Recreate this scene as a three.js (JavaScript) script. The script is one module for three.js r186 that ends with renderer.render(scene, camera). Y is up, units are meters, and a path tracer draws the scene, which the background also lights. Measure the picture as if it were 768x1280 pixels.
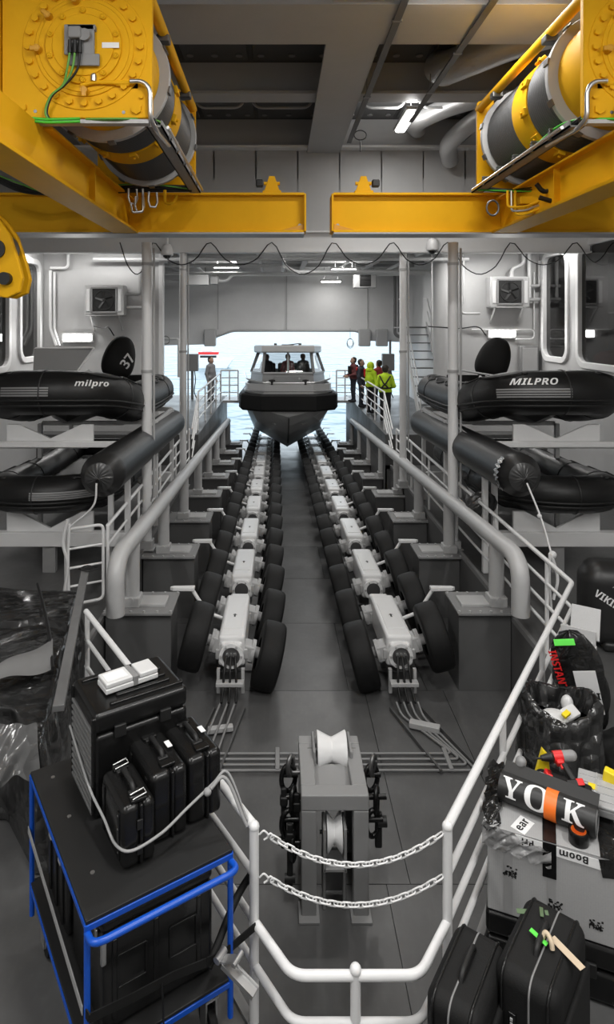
import * as THREE from 'three';
import { RoundedBoxGeometry } from 'three/addons/geometries/RoundedBoxGeometry.js';
import { mergeGeometries } from 'three/addons/utils/BufferGeometryUtils.js';
import { RectAreaLightUniformsLib } from 'three/addons/lights/RectAreaLightUniformsLib.js';
import { MarchingCubes } from 'three/addons/objects/MarchingCubes.js';
import { TextGeometry } from 'three/addons/geometries/TextGeometry.js';
import { TessellateModifier } from 'three/addons/modifiers/TessellateModifier.js';
import { FontLoader } from 'three/addons/loaders/FontLoader.js';

// ------------------------------------------------------------------ camera, sky, exposure
const scene = new THREE.Scene();
const F = 806, CX = 347, CY = 406, EYE = 3.9;            // focal length and vanishing point in photo pixels, eye height over the side deck
const camera = new THREE.PerspectiveCamera(2 * Math.atan(640 / F) * 180 / Math.PI, 768 / 1280, 0.1, 2000);
camera.position.set(0, EYE, 0);
camera.lookAt(0, EYE, -10);
camera.setViewOffset(768, 1280, 384 - CX, 640 - CY, 768, 1280);
camera.updateProjectionMatrix();
const renderer = new THREE.WebGLRenderer({ antialias: true });
renderer.toneMapping = THREE.LinearToneMapping;
renderer.toneMappingExposure = 1.45;
renderer.shadowMap.enabled = true;
renderer.shadowMap.type = THREE.PCFSoftShadowMap;
RectAreaLightUniformsLib.init();
scene.background = new THREE.Color().setRGB(0.84, 0.96, 1.05);     // bright overcast
scene.backgroundIntensity = 1.75;
const LAMP = 75;                                                   // strength of the fluorescent fittings

// ------------------------------------------------------------------ helpers
let seed = 7;
const rnd = () => { seed = (seed * 1664525 + 1013904223) >>> 0; return seed / 4294967296; };
const V3 = (x, y, z) => new THREE.Vector3(x, y, z);
const P = (u, v, d) => V3((u - CX) * d / F, EYE - (v - CY) * d / F, -d);          // photo pixel at a known depth
const AY = (u, v, y) => P(u, v, F * (EYE - y) / (v - CY));                          // photo pixel on a known level
const lerp = (a, b, t) => a + (b - a) * t, R = (deg) => deg * Math.PI / 180;
const taken = new Map();
function numbered(n) { const k = taken.get(n) || 0; taken.set(n, k + 1); return k ? n + '_' + String(k).padStart(3, '0') : n; }
function put(o) { o.traverse((m) => { if (m.isMesh) { m.castShadow = true; m.receiveShadow = true; } }); scene.add(o); return o; }
function thing(name, label, category, pos = [0, 0, 0], turn = 0, group) {
  const o = new THREE.Group(); o.name = numbered(name); scene.add(o);
  o.position.set(...(pos.isVector3 ? pos.toArray() : pos)); o.rotation.y = turn;
  o.userData = { label, category }; if (group) o.userData.group = group;
  return o;
}
function struct(name, label) { const o = new THREE.Group(); o.name = numbered(name); scene.add(o); o.userData = { label, category: name.split('_')[0], kind: 'structure' }; return o; }
function flat(g) {
  const n = g.index ? g.toNonIndexed() : g.clone();
  if (!n.attributes.normal) n.computeVertexNormals();
  for (const k of Object.keys(n.attributes)) if (k !== 'position' && k !== 'normal' && !(k === 'color')) n.deleteAttribute(k);
  n.morphAttributes = {}; n.clearGroups(); return n;
}
function boxUV(g) {
  const p = g.attributes.position, uv = new Float32Array(p.count * 2), a = V3(), b = V3(), c = V3(), n = V3();
  for (let i = 0; i < p.count; i += 3) {
    a.fromBufferAttribute(p, i); b.fromBufferAttribute(p, i + 1); c.fromBufferAttribute(p, i + 2);
    n.crossVectors(b.clone().sub(a), c.clone().sub(a));
    const x = Math.abs(n.x), y = Math.abs(n.y), z = Math.abs(n.z);
    [a, b, c].forEach((q, k) => { const o = (i + k) * 2; if (y >= x && y >= z) { uv[o] = q.x; uv[o + 1] = -q.z; } else if (x >= z) { uv[o] = q.z; uv[o + 1] = q.y; } else { uv[o] = q.x; uv[o + 1] = q.y; } });
  }
  g.setAttribute('uv', new THREE.BufferAttribute(uv, 2)); return g;
}
function merge(geos) { geos = (Array.isArray(geos) ? geos.flat(3) : [geos]).map(flat); return geos.length > 1 ? mergeGeometries(geos) : geos[0]; }
function part(parent, name, geos, mat, label) {
  const g = merge(geos); if (mat.userData.tex) boxUV(g);
  const m = new THREE.Mesh(g, mat); m.name = name; m.castShadow = m.receiveShadow = true;
  if (label) m.userData.label = label;
  (parent || scene).add(m); return m;
}
const parts = (parent, name, list, mat, label) => list.flat(3).map((g) => part(parent, name, g, mat, label));      // one part for each piece
function solo(name, label, category, geos, mat, group, kind) {        // a thing that is one mesh
  const m = part(scene, numbered(name), geos, mat); m.userData = { label, category }; if (group) m.userData.group = group; if (kind) m.userData.kind = kind; return m;
}
function dup(o, pos, turn, label, group) {
  const c = o.clone(); c.name = numbered(o.name.replace(/_\d\d\d$/, '')); c.userData = { ...o.userData }; scene.add(c);
  if (pos) c.position.set(...(pos.isVector3 ? pos.toArray() : pos)); if (turn !== undefined) c.rotation.y = turn;
  if (label) c.userData.label = label; if (group) c.userData.group = group; return c;
}
// shapes
const tf = (g, x = 0, y = 0, z = 0, rx = 0, ry = 0, rz = 0) => g.applyMatrix4(new THREE.Matrix4().compose(V3(x, y, z), new THREE.Quaternion().setFromEuler(new THREE.Euler(rx, ry, rz, 'YXZ')), V3(1, 1, 1)));
const bx = (w, h, d, x = 0, y = 0, z = 0, r = 0, rot = [0, 0, 0], seg = 1) => tf(r > 0 ? new RoundedBoxGeometry(w, h, d, seg, Math.min(r, w / 2.01, h / 2.01, d / 2.01)) : new THREE.BoxGeometry(w, h, d), x, y, z, ...rot);
const slab = (x0, x1, y0, y1, z0, z1, r = 0) => bx(Math.abs(x1 - x0), Math.abs(y1 - y0), Math.abs(z1 - z0), (x0 + x1) / 2, (y0 + y1) / 2, (z0 + z1) / 2, r);
const cyl = (r0, r1, h, x = 0, y = 0, z = 0, rot = [0, 0, 0], n = 20) => tf(new THREE.CylinderGeometry(r0, r1, h, n), x, y, z, ...rot);
const sph = (r, x, y, z, sx = 1, sy = 1, sz = 1, n = 16) => new THREE.SphereGeometry(r, n, Math.max(8, n >> 1)).scale(sx, sy, sz).translate(x, y, z);
const lathe = (prof, n = 32) => new THREE.LatheGeometry(prof.map(([r, y]) => new THREE.Vector2(r, y)), n);
function ext(pts, depth, bevel = 0, holes = []) {                      // outline in xy, extruded to +z
  const s = new THREE.Shape(pts.map(([x, y]) => new THREE.Vector2(x, y)));
  for (const h of holes) s.holes.push(new THREE.Path(h.map(([x, y]) => new THREE.Vector2(x, y))));
  return new THREE.ExtrudeGeometry(s, { depth, bevelEnabled: bevel > 0, bevelSize: bevel, bevelThickness: bevel, bevelSegments: 1, curveSegments: 6 });
}
const rrect = (w, h, r, n = 5, cx = 0, cy = 0) => { const o = []; for (const [sx, sy, a0] of [[1, 1, 0], [-1, 1, 90], [-1, -1, 180], [1, -1, 270]]) for (let i = 0; i <= n; i++) { const a = R(a0 + 90 * i / n); o.push([cx + sx * (w / 2 - r) + r * Math.cos(a), cy + sy * (h / 2 - r) + r * Math.sin(a)]); } return o; };
function fillet(pts, f, n = 6, closed = false) {
  if (!f) return pts.map((p) => p.clone()); const out = [], N = pts.length;
  for (let i = 0; i < N; i++) {
    const p = pts[i]; if (!closed && (i === 0 || i === N - 1)) { out.push(p.clone()); continue; }
    const a = pts[(i - 1 + N) % N], b = pts[(i + 1) % N];
    const da = a.clone().sub(p), db = b.clone().sub(p), la = Math.min(f, da.length() * .48), lb = Math.min(f, db.length() * .48);
    const p0 = p.clone().addScaledVector(da.normalize(), la), p1 = p.clone().addScaledVector(db.normalize(), lb);
    for (let k = 0; k <= n; k++) { const t = k / n; out.push(p0.clone().multiplyScalar((1 - t) * (1 - t)).addScaledVector(p, 2 * t * (1 - t)).addScaledVector(p1, t * t)); }
  }
  return out;
}
function sweep(pts, r, rad = 10, { caps = true, closed = false, sy = 1 } = {}) {      // round bar along points; r a number or (t) => radius
  const N = pts.length, pos = [], idx = [], tan = (i) => { const a = pts[closed ? (i - 1 + N) % N : Math.max(0, i - 1)], b = pts[closed ? (i + 1) % N : Math.min(N - 1, i + 1)]; return b.clone().sub(a).normalize(); };
  let t0 = tan(0), n = Math.abs(t0.y) > .95 ? V3(1, 0, 0) : V3(0, 1, 0); n.addScaledVector(t0, -n.dot(t0)).normalize();
  const rings = [];
  for (let i = 0; i < N; i++) {
    const t = tan(i); n.addScaledVector(t, -n.dot(t)).normalize(); const b = t.clone().cross(n), rr = typeof r === 'function' ? r(i / (N - 1)) : r;
    const ring = []; for (let k = 0; k < rad; k++) { const a = 2 * Math.PI * k / rad; ring.push(pts[i].clone().addScaledVector(n, Math.cos(a) * rr * sy).addScaledVector(b, Math.sin(a) * rr)); } rings.push(ring);
  }
  rings.forEach((g) => g.forEach((p) => pos.push(p.x, p.y, p.z)));
  for (let i = 0; i < (closed ? N : N - 1); i++) for (let k = 0; k < rad; k++) { const a = i * rad + k, b = i * rad + (k + 1) % rad, c = ((i + 1) % N) * rad + k, d = ((i + 1) % N) * rad + (k + 1) % rad; idx.push(a, b, c, b, d, c); }
  const g = new THREE.BufferGeometry(); g.setAttribute('position', new THREE.Float32BufferAttribute(pos, 3)); g.setIndex(idx); g.computeVertexNormals();
  const out = [flat(g)];
  if (caps && !closed) for (const [e, s] of [[0, 1], [N - 1, -1]]) {
    const cp = [], c = pts[e]; for (let k = 0; k < rad; k++) { const a = rings[e][k], b = rings[e][(k + 1) % rad]; for (const q of (s > 0 ? [c, b, a] : [c, a, b])) cp.push(q.x, q.y, q.z); }
    const cg = new THREE.BufferGeometry(); cg.setAttribute('position', new THREE.Float32BufferAttribute(cp, 3)); cg.computeVertexNormals(); out.push(cg);
  }
  return mergeGeometries(out);
}
const pipe = (pts, r, f = 0, rad = 10) => sweep(fillet(pts.map((p) => p.isVector3 ? p : V3(...p)), f), r, rad);
const spline = (pts, r, rad = 8, n = 0) => sweep(new THREE.CatmullRomCurve3(pts.map((p) => p.isVector3 ? p : V3(...p))).getPoints(n || pts.length * 6), r, rad);
const bar = (a, b, r, rad = 10) => sweep([a.isVector3 ? a : V3(...a), b.isVector3 ? b : V3(...b)], r, rad);
function beam(a, b, w, h, r = 0) {                                     // rectangular bar from a to b (w across, h upright)
  a = a.isVector3 ? a : V3(...a); b = b.isVector3 ? b : V3(...b); const L = a.distanceTo(b), g = bx(w, h, L, 0, 0, 0, r);
  const m = new THREE.Matrix4().lookAt(a, b, Math.abs(b.y - a.y) > .99 * L ? V3(0, 0, 1) : V3(0, 1, 0)); m.setPosition(a.clone().add(b).multiplyScalar(.5)); return g.applyMatrix4(m);
}
function grid(nu, nv, f) {                                             // surface from f(u, v) -> Vector3
  const pos = [], idx = []; for (let j = 0; j <= nv; j++) for (let i = 0; i <= nu; i++) { const p = f(i / nu, j / nv); pos.push(p.x, p.y, p.z); }
  for (let j = 0; j < nv; j++) for (let i = 0; i < nu; i++) { const a = j * (nu + 1) + i, b = a + 1, c = a + nu + 1, d = c + 1; idx.push(a, b, c, b, d, c); }
  const g = new THREE.BufferGeometry(); g.setAttribute('position', new THREE.Float32BufferAttribute(pos, 3)); g.setIndex(idx); g.computeVertexNormals(); return g;
}
const bolt = (r, h, x, y, z, rot = [R(90), 0, 0]) => cyl(r, r, h, x, y, z, rot, 6);

// ------------------------------------------------------------------ procedural textures and materials
function noiseField(n, cells, s) { const q = []; let k = s; const rr = () => { k = (k * 1664525 + 1013904223) >>> 0; return k / 4294967296; }; for (let i = 0; i < cells * cells; i++) q.push(rr());
  const o = new Float32Array(n * n); for (let y = 0; y < n; y++) for (let x = 0; x < n; x++) { const fx = x / n * cells, fy = y / n * cells, ix = fx | 0, iy = fy | 0, tx = fx - ix, ty = fy - iy, sx = tx * tx * (3 - 2 * tx), sy = ty * ty * (3 - 2 * ty), g = (a, b) => q[(b % cells) * cells + a % cells];
    o[y * n + x] = lerp(lerp(g(ix, iy), g(ix + 1, iy), sx), lerp(g(ix, iy + 1), g(ix + 1, iy + 1), sx), sy); } return o; }
function tex(n, fn, size, srgb = false) {
  const d = new Uint8Array(n * n * 4); for (let i = 0; i < n * n; i++) { const v = fn(i % n, (i / n) | 0, i); const c = Array.isArray(v) ? v : [v, v, v]; for (let k = 0; k < 3; k++) d[i * 4 + k] = Math.max(0, Math.min(255, c[k] * 255)); d[i * 4 + 3] = 255; }
  const t = new THREE.DataTexture(d, n, n); t.wrapS = t.wrapT = THREE.RepeatWrapping; t.magFilter = THREE.LinearFilter; t.minFilter = THREE.LinearMipmapLinearFilter; t.generateMipmaps = true; t.repeat.set(1 / size, 1 / size); if (srgb) t.colorSpace = THREE.SRGBColorSpace; t.needsUpdate = true; return t;
}
const n4 = noiseField(512, 4, 11), n9 = noiseField(512, 9, 12), n23 = noiseField(512, 23, 13), n60 = noiseField(512, 60, 14), n128 = noiseField(512, 128, 15), n200 = noiseField(512, 250, 16);
const fbm = (i) => n4[i] * .35 + n9[i] * .27 + n23[i] * .18 + n60[i] * .12 + n128[i] * .08;
const tPaint = tex(512, (x, y, i) => .88 + .12 * fbm(i), 3), tPaintR = tex(512, (x, y, i) => .62 + .5 * fbm(i) * .7, 2);
const scuff = (x, y, i) => { const a = fbm(i), s = Math.max(0, n60[(y * 512 + ((x * 3) & 511))] - .62) * 1.0, t = Math.max(0, n128[(((y * 5) & 511) * 512 + x)] - .7) * 1.1; return .5 + .5 * a + .2 * s + .16 * t; };
const tFloor = tex(512, scuff, 4.3), tFloorR = tex(512, (x, y, i) => .55 + .55 * fbm(i) - .15 * n23[i], 3.1);
const tFine = tex(512, (x, y, i) => .5 * n200[i] + .3 * n128[i] + .2 * n60[i], .5);
const tCrease = tex(512, (x, y, i) => { const r = (a) => 1 - Math.abs(2 * a - 1); return .6 * r(n9[i]) + .3 * r(n23[i]) + .1 * r(n60[i]); }, 1.5);
const tCrumple = tex(512, (() => { const mk = (n, sd) => { let k = sd; const rr = () => { k = (k * 1664525 + 1013904223) >>> 0; return k / 4294967296; }; const g = Array.from({ length: n * n }, () => [rr(), rr(), rr()]); return (x, y) => { const fx = x / 512 * n, fy = y / 512 * n, ix = fx | 0, iy = fy | 0; let m = 9; for (let a = -1; a <= 1; a++) for (let b = -1; b <= 1; b++) { const c = g[((iy + b + n) % n) * n + (ix + a + n) % n], dx = ix + a + c[0] - fx, dy = iy + b + c[1] - fy; m = Math.min(m, Math.hypot(dx, dy * (1 + c[2])) + .25 * c[2]); } return Math.min(1, m); }; }; const A = mk(5, 5), B = mk(13, 6); return (x, y) => .68 * A(x, y) + .32 * B(x, y); })(), 1.9);
const tCard = tex(512, (x, y, i) => .9 + .07 * n128[i] + .05 * Math.sin(x * Math.PI / 4), .5);
const M = {};
function mat(name, rgb, rough, o = {}) {
  const { map, roughMap, bump, bumpScale, ...rest } = o, c = Array.isArray(rgb) ? rgb : [rgb, rgb, rgb];
  const m = new THREE.MeshPhysicalMaterial({ roughness: rough, metalness: 0, ...rest }); m.color.setRGB(...c); m.name = name;
  if (map) m.map = map; if (roughMap) m.roughnessMap = roughMap; if (bump) { m.bumpMap = bump; m.bumpScale = bumpScale || .002; }
  m.userData.tex = !!(map || roughMap || bump); M[name] = m; return m;
}
mat('deck', .115, .55, { map: tFloor, roughMap: tFloorR });
mat('pitSteel', .11, .55, { map: tPaint });
mat('wallPaint', .5, .55, { map: tPaint });
mat('wallWhite', .74, .5, { map: tPaint });
mat('ceilPlate', .10, .6, { map: tFloor });
mat('ceilPaint', .42, .5, { map: tPaint });
mat('whitePaint', .78, .35);
mat('railPaint', .74, .35);
mat('tubePaint', .5, .38, { map: tPaint });
mat('lightGrey', .45, .45, { map: tPaint });
mat('midGrey', .24, .5, { map: tPaint });
mat('darkGrey', .09, .5, { map: tPaint });
mat('steel', .55, .3, { metalness: .9 });
mat('darkSteel', .16, .4, { metalness: .8 });
mat('zinc', .5, .45, { metalness: .6, bump: tCrease, bumpScale: .004 });
mat('yellow', [.80, .42, .008], .58, { specularIntensity: .3, map: tPaint });
mat('yellowDark', [.60, .29, .006], .45);
mat('rubber', .009, .7, { specularIntensity: .6, bump: tFine, bumpScale: .001 });
mat('tyre', .008, .6, { specularIntensity: .6, bump: tFine, bumpScale: .002 });
mat('hypalon', .008, .42, { specularIntensity: .75, bump: tFine, bumpScale: .0006 });
mat('hypalonMid', .016, .4);
mat('blackPlastic', .007, .27, { specularIntensity: .8, bump: tFine, bumpScale: .0004 });
mat('blackMatte', .008, .55);
mat('black', .008, .5);
mat('blackFabric', .007, .7, { specularIntensity: .6, bump: tFine, bumpScale: .0012 });
mat('tarp', .022, .2, { bump: tCrumple, bumpScale: .13, clearcoat: .5, clearcoatRoughness: .1 });
mat('tarpMatte', .05, .5, { bump: tCrease, bumpScale: .006 });
mat('rope', .62, .85);
mat('ropeGrey', .3, .85);
mat('wood', .17, .7, { map: tFloor });
mat('card', .36, .85, { map: tCard });
mat('blue', [.004, .075, .46], .35);
mat('orange', [.95, .19, .02], .45);
mat('red', [.7, .02, .02], .4);
mat('hiVis', [.55, .75, .02], .7);
mat('green', [.06, .5, .03], .45);
mat('cableGreen', [.12, .34, .05], .5);
mat('sticker', .8, .5);
mat('glass', .9, .03, { transmission: 1, thickness: 0, ior: 1.45 });
mat('smokedGlass', .35, .04, { transmission: 1, thickness: 0, ior: 1.5 });
mat('lens', .02, .05, { clearcoat: 1 });
mat('wireRope', .10, .45, { metalness: .55 });
mat('skin', [.45, .27, .2], .6);
// ------------------------------------------------------------------ the hangar
const XL = -6.7, XR = 7.5, SL = .054, STEP = 17.9;                                   // side walls, fall of the slip per metre
const pitY = (d) => d < 8.6 ? -.98 : -.98 - SL * (d - 8.6);
const EDGE = [[3.15, STEP], [3.15, 7], [.95, 3.58], [.73, 3.28], [.07, 3.28], [-.13, 3.58], [-2.34, 7], [-2.34, STEP]];   // deck edge round the slip (x, depth)
{
  const f = struct('floor', 'dark grey painted steel deck round the boat slip');
  part(f, 'deck_plate', tf(ext([[XL, -3], [XR, -3], [XR, STEP], ...EDGE, [XL, STEP]], .12), 0, -.12, 0, -Math.PI / 2), M.deck);
  const walls = []; for (let i = 0; i < EDGE.length - 1; i++) { const [a, b] = [EDGE[i], EDGE[i + 1]]; walls.push(beam([a[0], -1.1, -a[1]], [b[0], -1.1, -b[1]], .04, 2.2)); }
  part(f, 'slip_wall', walls, M.pitSteel);
  part(f, 'deck_edge_bar', EDGE.slice(0, -1).map((a, i) => beam([a[0], -.02, -a[1]], [EDGE[i + 1][0], -.02, -EDGE[i + 1][1]], .05, .07)), M.midGrey);
  // raised after decks
  for (const [x0, x1] of [[3.0, XR], [XL, -2.2]]) {
    part(f, 'raised_deck', slab(x0, x1, -.1, .85, -STEP, -28), M.deck);
    part(f, 'slip_wall', slab(x0 === 3.0 ? 3.0 : -2.24, x0 === 3.0 ? 3.04 : -2.2, -2.4, -.1, -STEP, -28), M.pitSteel);
    part(f, 'slip_wall', x0 === 3.0 ? slab(3.0, 3.2, -2.4, 0, -STEP, -STEP - .04) : slab(-2.4, -2.2, -2.4, 0, -STEP, -STEP - .04), M.pitSteel);
  }
  const s = struct('floor', 'dark grey sloping slip floor of welded steel plates between the roller rows');
  part(s, 'under_plate', [slab(-2.5, 3.3, -1.2, -1.0, -2.6, -8.62), tf(new THREE.BoxGeometry(5.5, .2, 26.2), .4, -1.0 - .1 - SL * 13.1, -21.7, -Math.atan(SL))], M.deck);
  const xs = [-2.3, -.85, .95, 2.0, 3.12];
  for (let r = 0; r < 14; r++) for (let c = 0; c < 4; c++) {
    const d0 = r < 2 ? 2.65 + r * 2.975 : 8.6 + (r - 2) * 2.2, d1 = r < 2 ? d0 + 2.975 : d0 + 2.2, xo = r % 2 ? .35 : 0;
    const x0 = xs[c] + (c ? xo * .6 : 0), x1 = xs[c + 1] + (c < 3 ? xo * .6 : 0), dm = (d0 + d1) / 2;
    part(s, 'floor_plate', tf(new THREE.BoxGeometry(x1 - x0 - .008, .02, d1 - d0 - .008), (x0 + x1) / 2, (pitY(d0) + pitY(d1)) / 2 - .01, -dm, r < 2 ? 0 : -Math.atan(SL)), M.deck);
  }
}
// side walls with the control-room windows
function sideWall(name, x, s, wins, label) {                            // s = +1 for the wall on the +x side
  const w = struct(name, label), t = .14;
  const hole = ([d0, d1, y0, y1]) => rrect(d1 - d0, y1 - y0, .3, 5, (d0 + d1) / 2, (y0 + y1) / 2);
  part(w, 'wall_plate', tf(ext([[-3, -.1], [28.2, -.1], [28.2, 9], [-3, 9]], t, 0, wins.map(hole)), s > 0 ? x : x - t, 0, 0, 0, Math.PI / 2), M.wallPaint);
  const bxx = x + s * 2.2;                                              // the room behind the glass
  part(w, 'cabin_panel', [slab(bxx, bxx + s * .1, 1.5, 7, -9, -19), slab(x + s * .16, bxx, 6.9, 7, -9, -19), slab(x + s * .16, bxx, 1.9, 2, -9, -19), slab(x + s * .16, bxx, 2, 7, -9, -9.1), slab(x + s * .16, bxx, 2, 7, -18.9, -19)], M.midGrey);
  return w;
}
const winsR = [[16.65, 18.1, 3.0, 5.8], [11.8, 16.0, 2.95, 5.85]], winsL = [[16.75, 18.1, 3.0, 5.6], [11.8, 16.0, 2.85, 5.7]];
sideWall('wall_right', XR, 1, winsR, 'light grey painted steel wall holding large round-cornered windows by the stairs');
sideWall('wall_left', XL, -1, winsL, 'light grey painted steel wall holding large round-cornered windows by the rafts');
[[XR, 1, winsR], [XL, -1, winsL]].forEach(([x, s, ws]) => ws.forEach(([d0, d1, y0, y1]) => {
  const w = struct('window_1', 'large round-cornered control room window with dark glass'); w.userData.category = 'window';
  const fr = tf(ext(rrect(d1 - d0 + .2, y1 - y0 + .2, .38, 5, (d0 + d1) / 2, (y0 + y1) / 2), .2, .012, [rrect(d1 - d0 - .06, y1 - y0 - .06, .28, 5, (d0 + d1) / 2, (y0 + y1) / 2)]), s > 0 ? x - .05 : x - .15, 0, 0, 0, Math.PI / 2);
  part(w, 'window_frame', fr, M.wallWhite);
  part(w, 'pane', tf(ext(rrect(d1 - d0 - .05, y1 - y0 - .05, .28, 5, (d0 + d1) / 2, (y0 + y1) / 2), .008), x + s * .04, 0, 0, 0, Math.PI / 2), M.smokedGlass);
}));
// bulkheads beside the slip
{
  const a = struct('wall_aft_port', 'light grey bulkhead carrying a fan unit behind the left rafts'); a.userData.category = 'wall';
  a.userData.label = 'light grey bulkhead whose fan unit hangs beside vertical conduit pipes';
  part(a, 'wall_plate', slab(XL, -3.4, 0, 6.6, -18.5, -18.65), M.wallPaint);
  part(a, 'edge_post', slab(-3.4, -3.28, 0, 6.6, -18.45, -18.7, .01), M.wallWhite);
  part(a, 'aft_wall_plate', slab(-5.3, -5.2, .85, 6.6, -18.65, -28), M.wallWhite);
  const b = struct('wall_aft_starboard', 'light grey bulkhead beside the steep stairs'); b.userData.category = 'wall';
  part(b, 'wall_plate', slab(4.85, XR, 0, 6.6, -18.5, -18.65), M.wallPaint);
  part(b, 'rounded_corner', cyl(.3, .3, 5.6, 4.85, 3.7, -18.78, [0, 0, 0], 28), M.wallPaint);
  part(b, 'aft_wall_plate', slab(5.6, 5.7, .85, 6.6, -18.65, -28), M.wallWhite);
  const st = struct('wall_stern', 'white header bulkhead over the open stern door'); 
  const hole = [[-5.0, .84], [-2.2, .84], [-2.2, -2.39], [3.0, -2.39], [3.0, .84], [5.4, .84], [5.4, 3.15], [3.95, 3.2], [3.85, 3.4], [3.45, 3.64], [-1.95, 3.64], [-2.75, 3.35], [-2.95, 3.05], [-5.0, 3.0]];
  part(st, 'wall_plate', ext([[XL, -2.6], [XR, -2.6], [XR, 6.8], [XL, 6.8]], .2, 0, [hole]).translate(0, 0, -28.2), M.wallWhite);
  part(st, 'door_lip', pipe([[-2.95, 3.05, -27.96], [-2.75, 3.35, -27.96], [-1.95, 3.64, -27.96], [3.45, 3.64, -27.96], [3.85, 3.4, -27.96], [3.95, 3.2, -27.96]], .05, .2), M.lightGrey);
  part(st, 'seam_strip', [slab(.38, .42, 3.7, 6.4, -27.96, -28), slab(-2.6, -2.56, 3.7, 6.4, -27.97, -28), slab(3.9, 3.94, 3.7, 6.4, -27.97, -28)], M.wallPaint);
  for (const x of [-2.9, 3.75, 4.5]) part(st, 'lock_block', bx(.5, .75, .35, x, 3.35, -27.8, .05), M.wallPaint);
  const bk = struct('wall_back', 'light grey steel wall closing the hangar opposite the stern door');
  part(bk, 'wall_plate', slab(XL, XR, -.1, 9, 3, 3.15), M.wallPaint);
}
// ceiling
{
  const c = struct('ceiling', 'dark grey high steel ceiling with painted frames and bolted panels');
  part(c, 'ceiling_plate', slab(XL, XR, 8.9, 9.02, 3, -15.9), M.ceilPlate);
  for (const d of [-1, 1.5, 4.2, 6.9]) part(c, 'frame_beam', [slab(XL, XR, 8.45, 8.9, -d, -d - .03), slab(XL, XR, 8.41, 8.45, -d + .14, -d - .17)], M.ceilPaint);
  part(c, 'deep_beam', slab(XL, XR, 8.05, 8.9, -8.35, -9.55, .01), M.ceilPaint);
  part(c, 'beam_flange', slab(XL, XR, 8.30, 8.36, -9.55, -10.1), M.ceilPaint);
  part(c, 'deep_beam', [slab(XL, XR, 8.3, 8.9, -12.3, -12.42), slab(XL, XR, 8.24, 8.3, -12.1, -12.6, .01)], M.ceilPaint);
  part(c, 'centre_girder', [slab(.72, 1.52, 8.08, 8.14, 3, -15.7, .01), slab(1.06, 1.18, 8.14, 8.9, 3, -15.7)], M.ceilPaint);
  for (const x of [-4.5, 4.6]) part(c, 'girder', [slab(x - .2, x + .2, 8.2, 8.25, 3, -15.7), slab(x - .03, x + .03, 8.25, 8.9, 3, -15.7)], M.ceilPaint);
  for (let d = 10.15; d < 15; d += 2.5) for (const [x0, x1] of [[-1.75, -.55], [-.45, .98], [1.6, 2.75], [2.85, 4.4], [-2.9, -1.85]]) {
    if (d > 12 && d < 12.4) continue;
    const d1 = d > 12.4 ? 15.4 : 12.05, dd = d > 12.4 ? 12.75 : d, p = part(c, 'ceiling_panel', slab(x0, x1, 8.84, 8.9, -dd, -d1, .02), M.darkGrey);
    const bb = []; for (const bxp of [x0 + .15, (x0 + x1) / 2, x1 - .15]) for (const bd of [dd + .25, d1 - .25]) bb.push(cyl(.055, .065, .03, bxp, 8.83, -bd, [0, 0, 0], 10));
    parts(p, 'panel_bolt', bb, M.midGrey);
  }
  for (const [x, w] of [[-1.2, 1.0], [.1, 1.25], [2.2, .9], [3.5, 1.1]]) part(c, 'lightening_rim', sweep(fillet(rrect(w, .42, .2, 5).map(([a, b]) => V3(x + a, 8.62 + b, -13.4)), 0), .03, 6, { closed: true }), M.ceilPaint);
  const st = struct('wall_step', 'light grey stiffened bulkhead step above the yellow beams'); st.userData.category = 'wall';
  part(st, 'wall_plate', slab(XL, XR, 6.0, 8.9, -15.7, -15.85), M.ceilPaint);
  part(st, 'flange_strip', slab(XL, XR, 8.14, 8.2, -15.4, -15.7, .01), M.whitePaint);
  for (let x = -3.6; x < 5; x += 1.02) part(st, 'stiffener', tf(ext([[0, 0], [.28, 0], [.06, -1.0], [0, -1.0]], .03), x, 8.13, -15.7, 0, Math.PI / 2), M.ceilPaint);
  const lo = struct('ceiling', 'white low ceiling over the after end of the slip');
  part(lo, 'ceiling_plate', slab(XL, XR, 6.55, 6.7, -15.8, -28), M.wallPaint);
  for (const d of [17.4, 19.2, 21, 22.8, 24.6, 26.4]) part(lo, 'frame_beam', [slab(XL, XR, 6.28, 6.55, -d, -d - .03), slab(XL, XR, 6.26, 6.28, -d + .08, -d - .1)], M.wallPaint);
  for (const x of [-4.2, -1.6, 1.0, 3.6]) part(lo, 'girder', [slab(x - .02, x + .02, 6.2, 6.55, -15.9, -28), slab(x - .1, x + .1, 6.18, 6.2, -15.9, -28)], M.wallPaint);
}
// sea
{
  const sea = solo('sea', 'pale blue choppy sea beyond the open stern door', 'sea', grid(4, 4, (u, v) => V3(lerp(-700, 700, u), -2.75, lerp(-28.4, -1400, v))), null || mat('sea', [.10, .17, .21], .28, { bump: tex(512, (x, y, i) => .6 * n9[i] + .3 * n23[i] + .1 * n60[i], 24), bumpScale: .8 }), null, 'stuff');
}
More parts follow.
